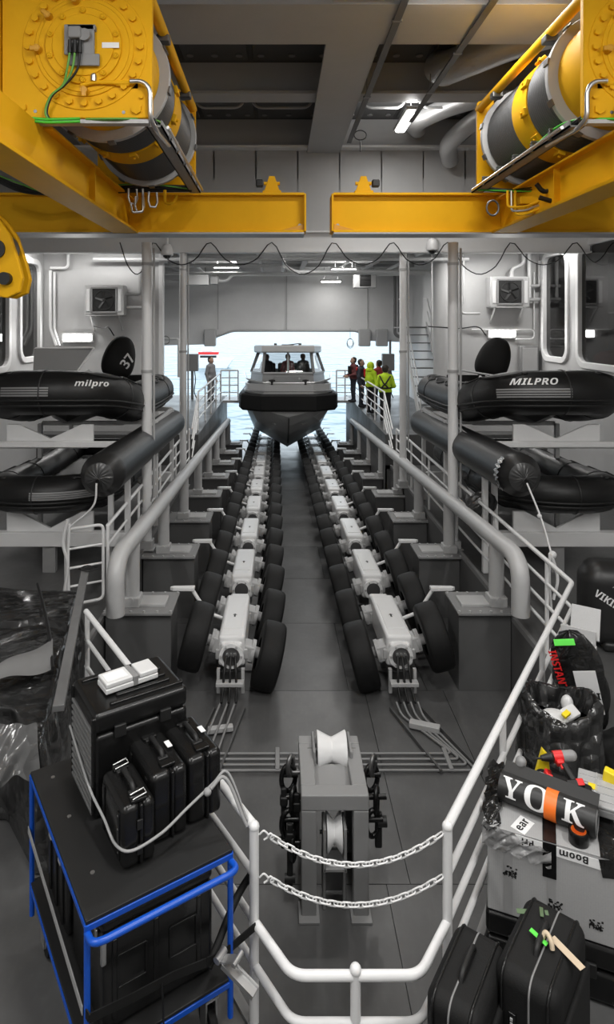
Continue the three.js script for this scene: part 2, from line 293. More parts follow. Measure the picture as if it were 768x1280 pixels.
// ------------------------------------------------------------------ lamps
function lamp(name, label, pos, len, axis, opt = {}) {
  const { wall = 0, drop = 0, k = 1, group, w = .24 } = opt;
  const t = thing(name, label, 'lamp', pos, axis === 'z' ? Math.PI / 2 : 0, group);
  const I = new THREE.Group(); if (wall) { }
  const hous = wall ? bx(len + .1, w + .04, .09, 0, 0, .045, .015) : bx(len + .1, .07, w + .04, 0, .05, 0, .015);
  part(t, 'housing', hous, M.lightGrey);
  const gm = M.glow || mat('glow', 1, .5, { emissive: new THREE.Color(1, .98, .94), emissiveIntensity: 10 });
  part(t, 'diffuser', wall ? bx(len, w * .7, .06, 0, 0, .115, .025, [0, 0, 0], 3) : bx(len, .06, w * .8, 0, 0, 0, .025, [0, 0, 0], 3), gm, 'glowing white diffuser');
  if (drop) part(t, 'hanger', [-1, 1].map((s) => bar([s * len * .35, .07, 0], [s * len * .35, drop, 0], .012, 6)), M.midGrey);
  const L = new THREE.RectAreaLight(new THREE.Color(1, .985, .96), LAMP * k, len, w * .8); t.add(L); L.name = 'light';
  if (wall) { L.position.set(0, 0, .16); L.rotation.y = Math.PI; } else { L.position.set(0, -.045, 0); L.rotation.x = -Math.PI / 2; if (drop) { const U = L.clone(); U.intensity = LAMP * k * .55; U.position.set(0, .1, 0); U.rotation.x = Math.PI / 2; U.name = 'uplight'; t.add(U); } }
  return t;
}
lamp('ceiling_lamp', 'fluorescent ceiling lamp hanging from the cable tray near the silver duct', P(508, 152, 13.3), 1.35, 'z', { drop: .25 });
lamp('ceiling_lamp', 'fluorescent ceiling lamp across the gap between the yellow beams', P(392, 296, 16.6), .85, 'x', { drop: .3 });
lamp('ceiling_lamp', 'fluorescent ceiling lamp under the low ceiling on the slip centreline', P(385, 317, 20), .9, 'x', { drop: .3 });
lamp('ceiling_lamp', 'small fluorescent lamp under the low ceiling beside the grey cable box', P(283, 334, 23.5), .9, 'x', { drop: .3 });
lamp('ceiling_lamp', 'small fluorescent lamp under the low ceiling beside the hanging cabinet', P(430, 337, 24), .9, 'x', { drop: .3 });
lamp('ceiling_lamp', 'small fluorescent lamp hung close before the stern header', P(414, 352, 26.8), .8, 'x', { drop: .9, k: .25 });
lamp('ceiling_lamp', 'fluorescent ceiling lamp above the fan unit beside the conduit pipes', P(128, 296, 17), 1.0, 'x', { drop: .3 });
lamp('ceiling_lamp', 'fluorescent ceiling lamp hung near the window beside the raft with a grey screen', P(42, 314, 17), .5, 'x', { drop: .55 });
lamp('ceiling_lamp', 'fluorescent ceiling lamp hung above the fan unit beside the windows over the orange jacket', P(695, 303, 16.6), .6, 'x', { drop: .4 });
lamp('ceiling_lamp', 'fluorescent ceiling lamp under the low ceiling beside the domed camera', P(590, 315, 17.3), .8, 'x', { drop: .4 });
lamp('wall_lamp', 'fluorescent wall lamp behind the raised outboard engine numbered 37', P(98, 422, 18.5), .8, 'x', { wall: 1, k: .45 });
lamp('wall_lamp', 'fluorescent wall lamp behind the plain black outboard engine cover', P(627, 417, 18.5), .72, 'x', { wall: 1, k: .45 });
lamp('ceiling_lamp', 'long fluorescent ceiling lamp across the front of the deep ceiling beam', V3(2.6, 8.0, -7.98), 2.0, 'x', { drop: 0 });
for (const [x, d] of [[-3.6, 1.2], [4.4, 1.2], [-3.6, -1.9], [4.4, -1.9], [.4, 3.0]]) lamp('ceiling_lamp', 'unseen fluorescent ceiling lamp added to brighten the near end of the hangar', V3(x, 7.9, -d), 1.4, 'z', { drop: .5, k: 2, group: 'added lamps over the near end' });  // added fittings out of view, set strong to brighten the foreground
// ------------------------------------------------------------------ slip fittings
const TUBEL = -1.98, TUBER = 2.99;
const topY = (d) => .08 - SL * (d - 8.6);
const plinthD = [0, 1, 2, 3, 4, 5, 6, 7].map((k) => 8.6 + 2.42 * k);
plinthD.forEach((d, k) => [[-1, -2.3, -1.42], [1, 2.42, 3.12]].forEach(([s, x0, x1]) => {
  if (d > STEP - .6) { if (s > 0) x1 = 2.98; else x0 = -2.18; }
  const t = thing('support_plinth', 'dark grey steel plinth with bolted cover plate between slip wall and roller row', 'plinth', [(x0 + x1) / 2, topY(d), -d], 0, 'plinths along the boat slip');
  const w = x1 - x0, h = topY(d) - pitY(d + .5);
  part(t, 'body', bx(w, h, .55, 0, -h / 2 - .03, -.275, .01), M.pitSteel);
  part(t, 'cover_plate', bx(w + .05, .035, .7, 0, -.012, -.27, .008), M.midGrey);
  const bb = []; for (let i = 0; i < 6; i++) bb.push(cyl(.018, .018, .02, lerp(-w / 2, w / 2, i / 5), .012, .035, [0, 0, 0], 6), cyl(.018, .018, .02, lerp(-w / 2, w / 2, i / 5), .012, -.57, [0, 0, 0], 6));
  parts(t, 'bolt', bb, M.lightGrey);
  parts(t, 'cover_ridge', [bx(w * .55, .05, .3, -s * w * .12, .02, -.27, .015)], M.lightGrey);
  const px = (s > 0 ? TUBER : TUBEL) - (x0 + x1) / 2;
  part(t, 'pipe_foot', [bx(.24, .14, .24, px, .07, -.2, .02), cyl(.045, .045, .27, px, .1, -.2, [R(90), 0, 0], 14)], M.lightGrey);
}));
for (const [s, X] of [[-1, TUBEL], [1, TUBER]]) {
  const yT = (d) => .97 - SL * (d - 8.86);
  const t = thing('guide_rail', s > 0 ? 'thick grey guide pipe running along the slip to the fence with waste bags' : 'thick grey guide pipe running along the slip to the open ladder gate', 'rail', [0, 0, 0], 0, 'guide pipes along the slip');
  t.userData.group = 'guide pipes along the slip';
  part(t, 'pipe', pipe([[X + s * .03, .3, -8.0], [X + s * .03, yT(8.0) - .02, -8.0], [X, yT(8.7), -8.75], [X, yT(25.8), -25.8]], .112, .42, 20), M.tubePaint);
  plinthD.forEach((d) => part(t, 'post', cyl(.1, .1, yT(d + .2) - topY(d) - .14, X, (yT(d + .2) + topY(d) + .14) / 2, -d - .2, [0, 0, 0], 16), M.tubePaint));
}
// poles under the yellow beams and further aft
function pole(x, d, y0, y1, r, label, group) {
  const t = thing('pole', label, 'pole', [x, y0, -d], 0, group);
  part(t, 'shaft', cyl(r, r, y1 - y0, 0, (y1 - y0) / 2, 0, [0, 0, 0], 20), M.whitePaint);
  part(t, 'foot', [bx(r * 2.6, .16, r * 2.6, 0, .08, 0, .015), bx(r * 3.4, .03, r * 3.4, 0, .015, 0, .005)], M.lightGrey);
  part(t, 'clamp', [cyl(r + .012, r + .012, .05, 0, (y1 - y0) * .58, 0), cyl(r + .012, r + .012, .05, 0, (y1 - y0) * .93, 0)], M.lightGrey);
  part(t, 'conduit', pipe([[r + .04, .9, .02], [r + .04, y1 - y0 - .1, .02]], .02, 0, 8), M.lightGrey);
}
pole(-2.29, 11.3, -.02, 5.34, .088, 'thick white pole standing up to the yellow beam beside raft with grey screen');
pole(3.08, 11.3, -.02, 5.34, .088, 'thick white pole standing up to the yellow beam beside raft with striped tube');
pole(-2.27, 15.5, 0, 5.62, .085, 'slimmer white pole under the cross beam near the fan bulkhead with conduit pipes');
pole(3.02, 15.5, 0, 5.62, .085, 'slimmer white pole under the cross beam near the stairs');
{
  const t = thing('cross_beam', 'white cross beam carrying the looped black cable', 'beam', [0, 0, 0]);
  part(t, 'web', slab(XL, XR, 5.64, 6.12, -15.46, -15.5), M.wallWhite); part(t, 'flange', [slab(XL, XR, 5.62, 5.66, -15.36, -15.62, .006), slab(XL, XR, 6.1, 6.14, -15.36, -15.62, .006)], M.wallWhite);
  const pk = [150, 192, 262, 340, 417, 491, 560, 640, 720, 790], pts = []; pk.forEach((u, i) => { pts.push(P(u, 303, 15.3)); if (i < pk.length - 1) for (const f of [.25, .5, .75]) pts.push(P(lerp(u, pk[i + 1], f), 303 + (i % 3 ? 28 : 40) * (1 - (2 * f - 1) ** 2), 15.3)); });
  solo('looped_cable', 'thin black cable hanging in loops along the white cross beam', 'cable', spline(pts, .014, 6, 120), M.black);
}
// ------------------------------------------------------------------ roller bogies
const tyreProf = [[.20, -.15], [.34, -.158], [.405, -.148], [.43, -.12], [.438, -.06], [.44, 0], [.438, .06], [.43, .12], [.405, .148], [.34, .158], [.20, .15]];
const tyreG = flat(lathe(tyreProf, 36)), rimG = flat(mergeGeometries([flat(lathe([[.02, -.09], [.12, -.1], [.19, -.08], [.215, -.11], [.215, .11], [.19, .08], [.12, .1], [.02, .09]], 24))]));
const DEAD = R(15);
function bogie(s, hoses, label, group) {                                 // s = +1: outer side towards +x
  const t = thing('roller_bogie', label, 'boat roller', [0, 0, 0], 0, group);
  const body = [bx(.36, .40, 1.52, 0, 0, .02, .045, [0, 0, 0], 2), bx(.30, .3, .5, 0, -.06, -.86, .04, [0, 0, 0], 2), cyl(.16, .16, .14, 0, -.03, .8, [R(90), 0, 0], 24), bx(.3, .32, .12, 0, -.03, .76, .05, [0, 0, 0], 2)];
  const b = part(t, 'housing', body, M.whitePaint);
  part(b, 'end_socket', [cyl(.115, .115, .03, 0, -.03, .865, [R(90), 0, 0], 20)], M.darkSteel);
  parts(b, 'bolt', [0, 1, 2, 3, 4, 5].map((i) => cyl(.016, .016, .05, Math.cos(i * 1.047) * .135, -.03 + Math.sin(i * 1.047) * .135, .875, [R(90), 0, 0], 6)), M.lightGrey);
  part(b, 'cover_plate', bx(.26, .012, .9, 0, .204, .1, .004), M.whitePaint);
  part(b, 'arrow_mark', tf(ext([[-.012, -.05], [.012, -.05], [.012, .02], [.03, .02], [0, .06], [-.03, .02], [-.012, .02]], .002), 0, .212, .12, -Math.PI / 2), M.black, 'small black printed arrow');
  for (const z of [.62, -.605]) {
    for (const side of [s, -s]) {
      const ax = new THREE.Group(); ax.name = 'wheel'; ax.position.set(side * .49, side === s ? .0 + .13 : -.13, z); ax.rotation.z = s * DEAD; t.add(ax);
      const ty = new THREE.Mesh(tyreG, M.tyre); ty.name = 'tyre'; ty.rotation.z = Math.PI / 2; ty.castShadow = ty.receiveShadow = true; ax.add(ty);
      if (!tyreG.attributes.uv) boxUV(tyreG);
      const ri = new THREE.Mesh(rimG, M.midGrey); ri.name = 'rim'; ri.rotation.z = Math.PI / 2; ri.castShadow = ri.receiveShadow = true; ax.add(ri);
      part(t, 'axle_flange', tf(mergeGeometries([flat(cyl(.15, .15, .05, 0, 0, 0, [0, 0, R(90)], 20)), flat(bx(.2, .2, .26, -side * .08, 0, 0, .02)), flat(cyl(.07, .07, .3, 0, 0, 0, [0, 0, R(90)], 14))]), side * .27, side === s ? .07 : -.07, z, 0, 0, s * DEAD), M.lightGrey);
    }
    part(t, 'bearing_cap', bx(.44, .14, .3, 0, -.05, z, .02), M.lightGrey);
  }
  part(t, 'pivot_arm', [ext([[0, -.05], [.3, -.035], [.34, 0], [.3, .035], [0, .05]], .04, .006).applyMatrix4(new THREE.Matrix4().makeRotationX(-Math.PI / 2)).applyMatrix4(new THREE.Matrix4().makeRotationY(s > 0 ? 0 : Math.PI)).translate(s * .6, .535, .02), bar([s * .42, .22, .02], [s * .63, .54, .02], .028, 8), bar([s * .16, .12, .02], [s * .43, .22, .02], .028, 8)], M.whitePaint);
  part(t, 'support_leg', [bx(.3, .32, .24, 0, -.36, .02, .01), bx(.5, .04, .4, 0, -.53, .02, .005)], M.midGrey);
  if (hoses) {
    parts(t, 'hose', [-1, 0, 1].map((k) => spline([[k * .05, -.0, .86], [k * .06, -.02, .96], [k * .075, -.14, 1.05], [k * .085, -.32, 1.12], [k * .09, -.4, 1.3]], .016, 8, 24)), M.black, 'black hydraulic hose');
    parts(t, 'hose_fitting', [-1, 0, 1].map((k) => cyl(.024, .024, .06, k * .05, 0, .89, [R(90), 0, 0], 10)), M.steel);
    part(t, 'hose_bracket', [bx(.36, .05, .12, 0, -.28, 1.06, .01), bx(.04, .3, .06, -.16, -.3, .94), bx(.04, .3, .06, .16, -.3, .94)], M.lightGrey);
  }
  return t;
}
{
  const rows = [[-.61, -1], [1.63, 1]], d0 = 9.36, pitch = 2.45;
  for (const [x, s] of rows) {
    const first = bogie(s, true, 'white roller bogie with four black tyres and black hoses plugged into its end', 'hose-fed roller bogies at the upper end of the slip');
    const next = bogie(s, false, 'white roller bogie with four black tyres in a row leading to the boat', 'roller bogies along the slip');
    for (let k = 0; k < 10; k++) { const d = d0 + k * pitch, o = k === 0 ? first : k === 1 ? next : dup(next); o.position.set(x, -.45 - SL * (d - 8.7), -d); o.rotation.x = -Math.atan(SL); }
  }
}
// hydraulic pipes on the slip floor
{
  const y = -.955, t = thing('hydraulic_pipes', 'bundle of grey hydraulic pipes across the slip floor behind the fairlead stand', 'pipes', [0, 0, 0]);
  const G = (u, v) => AY(u, v, y);
  for (let k = 0; k < 4; k++) {
    const v = 942 + k * 7, e = G(578 + k * 6 - (3 - k) * 4, v), a = V3(1.63 + (k - 1.5) * .09, y + .12, -8.1);
    part(t, 'pipe', pipe([G(200, v), e, a.clone().setY(y).lerp(e, .1), a], .014, .08, 8), M.midGrey);
    if (k < 3) part(t, 'pipe', pipe([V3(-.62 + (k - 1) * .09, y + .12, -8.1), V3(-.8 + (k - 1) * .1, y, -7.2), V3(-.95 + (k - 1) * .1, y, -6.6)], .014, .08, 8), M.midGrey);
  }
  for (const [x, d] of [[.0, 7.2], [1.9, 7.2], [-1.0, 7.2]]) part(t, 'clamp', bx(.05, .05, .36, x, y, -d, .008), M.midGrey);
  parts(t, 'channel', [beam([1.43, y - .01, -8.15], [1.78, y - .01, -7.0], .025, .07), beam([1.83, y - .01, -8.15], [2.22, y - .01, -7.0], .025, .07), beam([-.8, y - .01, -8.15], [-1.12, y - .01, -6.5], .025, .07), beam([-.42, y - .01, -8.15], [-.72, y - .01, -6.5], .025, .07)], M.darkGrey);
  part(t, 'valve_block', [bx(.36, .07, .1, 1.77, y + .03, -7.75, .01, [0, R(-20), 0]), bx(.3, .06, .08, -.68, y + .03, -7.7, .01, [0, R(12), 0])], M.lightGrey);
}
// ------------------------------------------------------------------ fairlead stand
{
  const t = thing('fairlead_stand', 'grey steel fairlead stand with two white hourglass rollers on the slip floor', 'roller stand', [.475, -.98, -5.3]);
  mat('standGrey', .26, .5, { map: tPaint }); const w = .56, h = 1.01, dp = .78, lw = .13;
  parts(t, 'side_frame', [-1, 1].flatMap((s) => [bx(lw - .004, h - .13, .126, s * (w - lw) / 2, (h - .13) / 2, -.065, .01), bx(lw - .004, h - .13, .126, s * (w - lw) / 2, (h - .13) / 2, -dp + .065, .01), bx(.03, h - .1, dp - .1, s * (w / 2 - .03), h / 2, -dp / 2, .005)]), M.standGrey);
  part(t, 'top_frame', [bx(w, .13, .13, 0, h - .065, -.065, .012), bx(w, .13, .11, 0, h - .065, -dp + .055, .012), bx(.128, .128, dp - .242, -w / 2 + .065, h - .066, -dp / 2 - .01, .01), bx(.128, .128, dp - .242, w / 2 - .065, h - .066, -dp / 2 - .01, .01)], M.standGrey);
  part(t, 'recess_plate', bx(w - .2, .02, .36, 0, h - .1, -.3, .004, [R(8), 0, 0]), M.standGrey);
  parts(t, 'foot_plate', [-1, 1].map((s) => bx(.17, .02, .2, s * (w - lw) / 2, .01, -.04, .004)), M.standGrey);
  const hour = (r, m, L) => flat(lathe([[.02, -L / 2], [r * .93, -L / 2], [r, -L / 2 + .008], [m, -.006], [m, .006], [r, L / 2 - .008], [r * .93, L / 2], [.02, L / 2]], 28));
  const r1 = part(t, 'roller', tf(hour(.16, .105, .27), .02, h - .02, -.6, 0, 0, R(90)), M.whitePaint, 'white hourglass roller on top');
  part(r1, 'axle', cyl(.02, .02, .44, .02, h - .02, -.6, [0, 0, R(90)], 12), M.darkSteel);
  parts(t, 'roller_cheek', [-1, 1].map((s) => bx(.025, .16, .3, .02 + s * .165, h - .02, -.6, .01)), M.standGrey);
  const r2 = part(t, 'roller', tf(hour(.15, .085, .13), .0, .62, -.12, 0, 0, R(90)), M.whitePaint, 'white hourglass roller in the front opening');
  part(r2, 'axle', cyl(.016, .016, .24, 0, .62, -.12, [0, 0, R(90)], 12), M.darkSteel);
  part(t, 'roller_bracket', [-1, 1].flatMap((s) => [bx(.025, .36, .2, s * .085, .55, -.1, .006), bx(.025, .4, .05, s * .085, .2, -.1, .006)]).concat([bx(.19, .025, .2, 0, .39, -.1, .004), bx(.19, .36, .02, 0, .2, -.25, .003)]), M.midGrey);
  // shackles and chain hanging at both sides
  const ring = (rx, ry, r, x, y, z, ro) => tf(sweep(Array.from({ length: 20 }, (_, i) => V3(Math.cos(i * Math.PI / 10) * rx, Math.sin(i * Math.PI / 10) * ry, 0)), r, 8, { closed: true }), x, y, z, ...ro);
  const chains = [[-.36, 'heavy black shackles and strops hung on the chain-gate side of the fairlead stand', 1], [.36, 'short heavy black shackles hung beside the fairlead stand opposite the long strops', 0]];
  chains.forEach(([x, label, long]) => {
    const c = thing('shackle_set', label, 'shackle', [.475 + x, 0, -5.62]);
    const n = long ? 4 : 3;
    for (let i = 0; i < n; i++) part(c, 'shackle', [ring(.065, .11, .022, (i % 2 ? .02 : -.02), -.05 - i * .15, i * .06, [0, i % 2 ? R(75) : R(20), 0]), bar([(i % 2 ? .02 : -.02) - .075, -.02 - i * .15, i * .06], [(i % 2 ? .02 : -.02) + .085, -.02 - i * .15, i * .06], .022, 8)], M.blackPlastic);
    part(c, 'hook', [pipe([[-Math.sign(x) * .09, .0, 0], [0, .0, 0], [Math.sign(x) * .02, .1, 0]], .016, .03), ring(.05, .08, .02, 0, .06, 0, [0, R(60), 0])], M.darkSteel);
    if (long) for (const [dx, z, y0] of [[-.06, .06, -.1], [.05, .1, -.12], [-.01, .2, -.3]]) part(c, 'strop', [bx(.05, .52, .035, dx, y0 - .25, z, .012), cyl(.035, .035, .09, dx, y0 - .45, z, [0, 0, R(90)], 10), bx(.07, .08, .06, dx, y0 - .1, z, .015)], M.blackMatte);
    else part(c, 'strop', [bx(.06, .3, .04, .03, -.42, .1, .012), cyl(.045, .045, .08, .06, -.35, .1, [0, 0, R(90)], 10)], M.blackMatte);
  });
}
// ------------------------------------------------------------------ railings
const HR = [1.1, .83, .57, .33];
function railing(t, pts, hs, postAt, r = .024, base = 0, m = M.railPaint, f = .05) {      // pts: (x, depth) corners
  const q = pts.map(([x, d]) => V3(x, 0, -d));
  hs.forEach((h) => part(t, 'rail', pipe(q.map((p) => p.clone().setY(base + h)), h === hs[0] ? r * 1.12 : r * .85, f, 10), m));
  postAt.forEach(([x, d, y0 = base, y1 = base + hs[0]]) => part(t, 'post', cyl(r, r, y1 - y0, x, (y0 + y1) / 2, -d, [0, 0, 0], 12), m));
}
{
  const a = thing('guard_rail', 'white tubular guard rail running from the chain gate past the waste bags along the slip', 'railing');
  const C = [3.2, 7.0];
  railing(a, [[.95, 3.6], C, [3.2, 17.3]], HR, [[1.62, 4.63], [2.35, 5.72], [3.2, 7.65], [3.2, 9.4], [3.2, 11.6], [3.2, 13.6], [3.2, 15.4], [3.2, 17.3]]);
  const b = thing('guard_rail', 'white tubular guard rail running from the chain gate behind the loaded trolley', 'railing');
  railing(b, [[-.13, 3.6], [-1.87, 6.3]], HR, [[-1.0, 4.95], [-1.85, 6.27]]);
  const c = thing('guard_rail', 'white tubular guard rail between ladder gate and after deck beside the raft with grey screen', 'railing');
  railing(c, [[-2.37, 9.0], [-2.37, 17.3]], HR, [[-2.37, 9.0], [-2.37, 11.0], [-2.37, 13.0], [-2.37, 15.0], [-2.37, 17.3]]);
  const g = thing('ladder_gate', 'small white tubular gate standing open like a ladder at the railing end', 'gate', [-2.42, .1, -8.95], R(28));
  part(g, 'frame', sweep(fillet([V3(0, 0, 0), V3(0, 1.03, 0), V3(-.5, 1.03, 0), V3(-.5, 0, 0)], .08, 6, true), .022, 10, { closed: true }), M.railPaint);
  for (const y of [.25, .5, .76]) part(g, 'rung', bar([0, y, 0], [-.5, y, 0], .016), M.railPaint);
  const f = thing('front_basket_rail', 'white tubular lower rails bulging out below the two plastic chains', 'railing');
  for (const h of [HR[2], HR[3]]) part(f, 'rail', pipe([[-.13, h, -3.6], [.075, h, -3.3], [.73, h, -3.3], [.95, h, -3.6]], h > .5 ? .025 : .022, .07, 12), M.railPaint);
  for (const [x, d, h] of [[-.13, 3.6, 1.1], [.95, 3.6, 1.1], [.4, 3.3, .6]]) { part(f, 'post', cyl(.027, .027, h, x, h / 2, -d, [0, 0, 0], 14), M.railPaint); part(f, 'post_cap', sph(.03, x, h, -d), M.railPaint); }
  // far rails on the raised deck
  for (const s of [1, -1]) {
    const x = s > 0 ? 3.1 : -2.3, t = thing('guard_rail', s > 0 ? 'white guard rail on the raised deck in front of the people in high-visibility jackets' : 'white guard rail on the raised deck opposite the high-visibility jackets', 'railing');
    railing(t, [[x, 18.7], [x, 26]], HR, [20.5, 22.3, 24.1, 26].map((d) => [x, d]), .024, .85);
    HR.forEach((h) => part(t, 'rail', pipe([[x, .85 + h, -18.7], [x, h, -17.35]], .02, 0, 8), M.railPaint));
    part(t, 'post', cyl(.024, .024, 1.1, x, 1.4, -18.7), M.railPaint); 
    const e = thing('end_rail', s > 0 ? 'white rail section across the end of the raised deck by the person in dark clothes' : 'white rail section across the end of the raised deck by the grey post', 'railing');
    railing(e, s > 0 ? [[2.4, 26.2], [3.1, 26.2]] : [[-2.3, 26.2], [-1.6, 26.2]], [1.2, .9, .6, .3], s > 0 ? [[2.4, 26.2], [2.75, 26.2], [3.1, 26.2]] : [[-2.3, 26.2], [-1.95, 26.2], [-1.6, 26.2]], .028, .85);
    part(e, 'platform', slab(s > 0 ? 2.36 : -2.35, s > 0 ? 3.15 : -1.56, .75, .85, -26, -27.5), M.lightGrey);
  }
  // plastic chains
  const linkPts = []; for (let i = 0; i < 20; i++) { const a = 2 * Math.PI * i / 20; linkPts.push(V3(Math.cos(a) * .011 + Math.sign(Math.cos(a)) * .014 * (Math.abs(Math.cos(a)) > .01 ? 1 : 0), Math.sin(a) * .0135, 0)); }
  const linkG = flat(sweep(linkPts, .0042, 6, { closed: true }));
  for (const [y0, sag, lab] of [[1.04, .165, 'upper white plastic chain closing the gap in the railing'], [.80, .15, 'lower white plastic chain closing the gap in the railing']]) {
    const c = thing('plastic_chain', lab, 'chain'), n = 24, xa = -.03, xb = .92, at = (t) => V3(lerp(xa, xb, t), y0 - sag * (1 - (2 * t - 1) ** 2) + .02 * t, -3.6 + .0 * t);
    for (let i = 0; i < n; i++) { const p = at((i + .5) / n), q = at((i + 1) / n).sub(at(i / n)), m = new THREE.Mesh(linkG, M.railPaint); m.name = 'link'; m.castShadow = m.receiveShadow = true; m.position.copy(p); m.rotation.set(i % 2 ? R(80) : R(8), 0, Math.atan2(q.y, q.x), 'ZYX'); m.scale.setScalar(1.2); c.add(m); }
    part(c, 'hook', [spline([[-.1, y0 + .015, -3.6], [-.075, y0 + .035, -3.6], [-.05, y0 + .005, -3.6], [-.075, y0 - .015, -3.6]], .0055, 6), spline([[-.055, y0 + .0, -3.6], [-.04, y0 + .02, -3.6], [-.02, y0, -3.6], [-.035, y0 - .015, -3.6]], .0055, 6)], M.railPaint);
  }
}
// ------------------------------------------------------------------ yellow gantry and winches
for (const s of [-1, 1]) {                                               // s = -1: gantry whose winch faces the trolley side
  const t = thing('gantry_beam', s < 0 ? 'yellow steel gantry of cross beam and long beam under the winch with grey junction bracket' : 'yellow steel gantry of cross beam and long beam under the winch with green cable run', 'beam');
  const [xa, xb] = s < 0 ? [XL, .43] : [.9, XR], end = s < 0 ? xb : xa;
  part(t, 'cross_beam_web', slab(xa, xb, 5.42, 6.0, -10.42, -10.5), M.yellow);
  part(t, 'cross_beam_flange', slab(xa, xb, 5.98, 6.02, -10.32, -10.72, .006), M.yellow);
  part(t, 'cross_beam_flange', slab(xa, xb, 5.38, 5.42, -10.32, -10.72, .006), M.yellow);
  part(t, 'end_plate', tf(ext([[0, 0], [.42, 0], [.42, .6], [0, .6]], .03), end + (s < 0 ? 0 : -.03), 5.4, -10.3, 0, Math.PI / 2), M.yellow);
  part(t, 'gusset', tf(ext(s < 0 ? [[0, 0], [.36, 0], [.36, .1]] : [[0, 0], [-.36, 0], [-.36, .1]].map(([a, b]) => [a, b]), .05), s < 0 ? end - .37 : end + .37, 5.42, -10.42), M.yellowDark);
  part(t, 'support_strip', slab(xa, xb, 5.35, 5.375, -10.28, -10.75), M.lightGrey);
  const lx = s < 0 ? [-2.62, -2.22] : [3.42, 3.82];
  const lb = [slab((lx[0] + lx[1]) / 2 - .02, (lx[0] + lx[1]) / 2 + .02, 5.4, 5.93, -3.2, -10.4), slab(lx[0], lx[1], 5.36, 5.4, -3.2, -10.32, .006), slab((lx[0] + lx[1]) / 2 - .12, (lx[0] + lx[1]) / 2 + .12, 5.9, 5.93, -6.6, -10.32, .006)];
  part(t, 'long_beam', lb, M.yellow);
  parts(t, 'stiffener', [8.2].map((d) => slab(lx[0] + .1, lx[1] - .1, 5.4, 5.9, -d, -d - .025)), M.yellow);
  const lug = AY(340, 235, 6.02); const lxp = s < 0 ? -.09 : 1.4;
  part(t, 'lug', [bx(.3, .05, .22, lxp, 6.045, -10.5, .01), tf(ext([[-.13, 0], [.13, 0], [.04, .26], [-.04, .26]], .06, .005), lxp, 6.05, -10.53), bar([lxp - .13, 6.2, -10.5], [lxp + .13, 6.2, -10.5], .03)], M.yellow);
  part(t, 'lug_knob', bx(.12, .12, .12, lxp + (s < 0 ? -.2 : .2), 6.2, -10.5, .02), M.black);
  part(t, 'bolt', [cyl(.03, .03, .04, end - Math.sign(end - (xa + xb) / 2) * .07, 5.5, -10.4, [R(90), 0, 0], 8)], M.lightGrey);
}
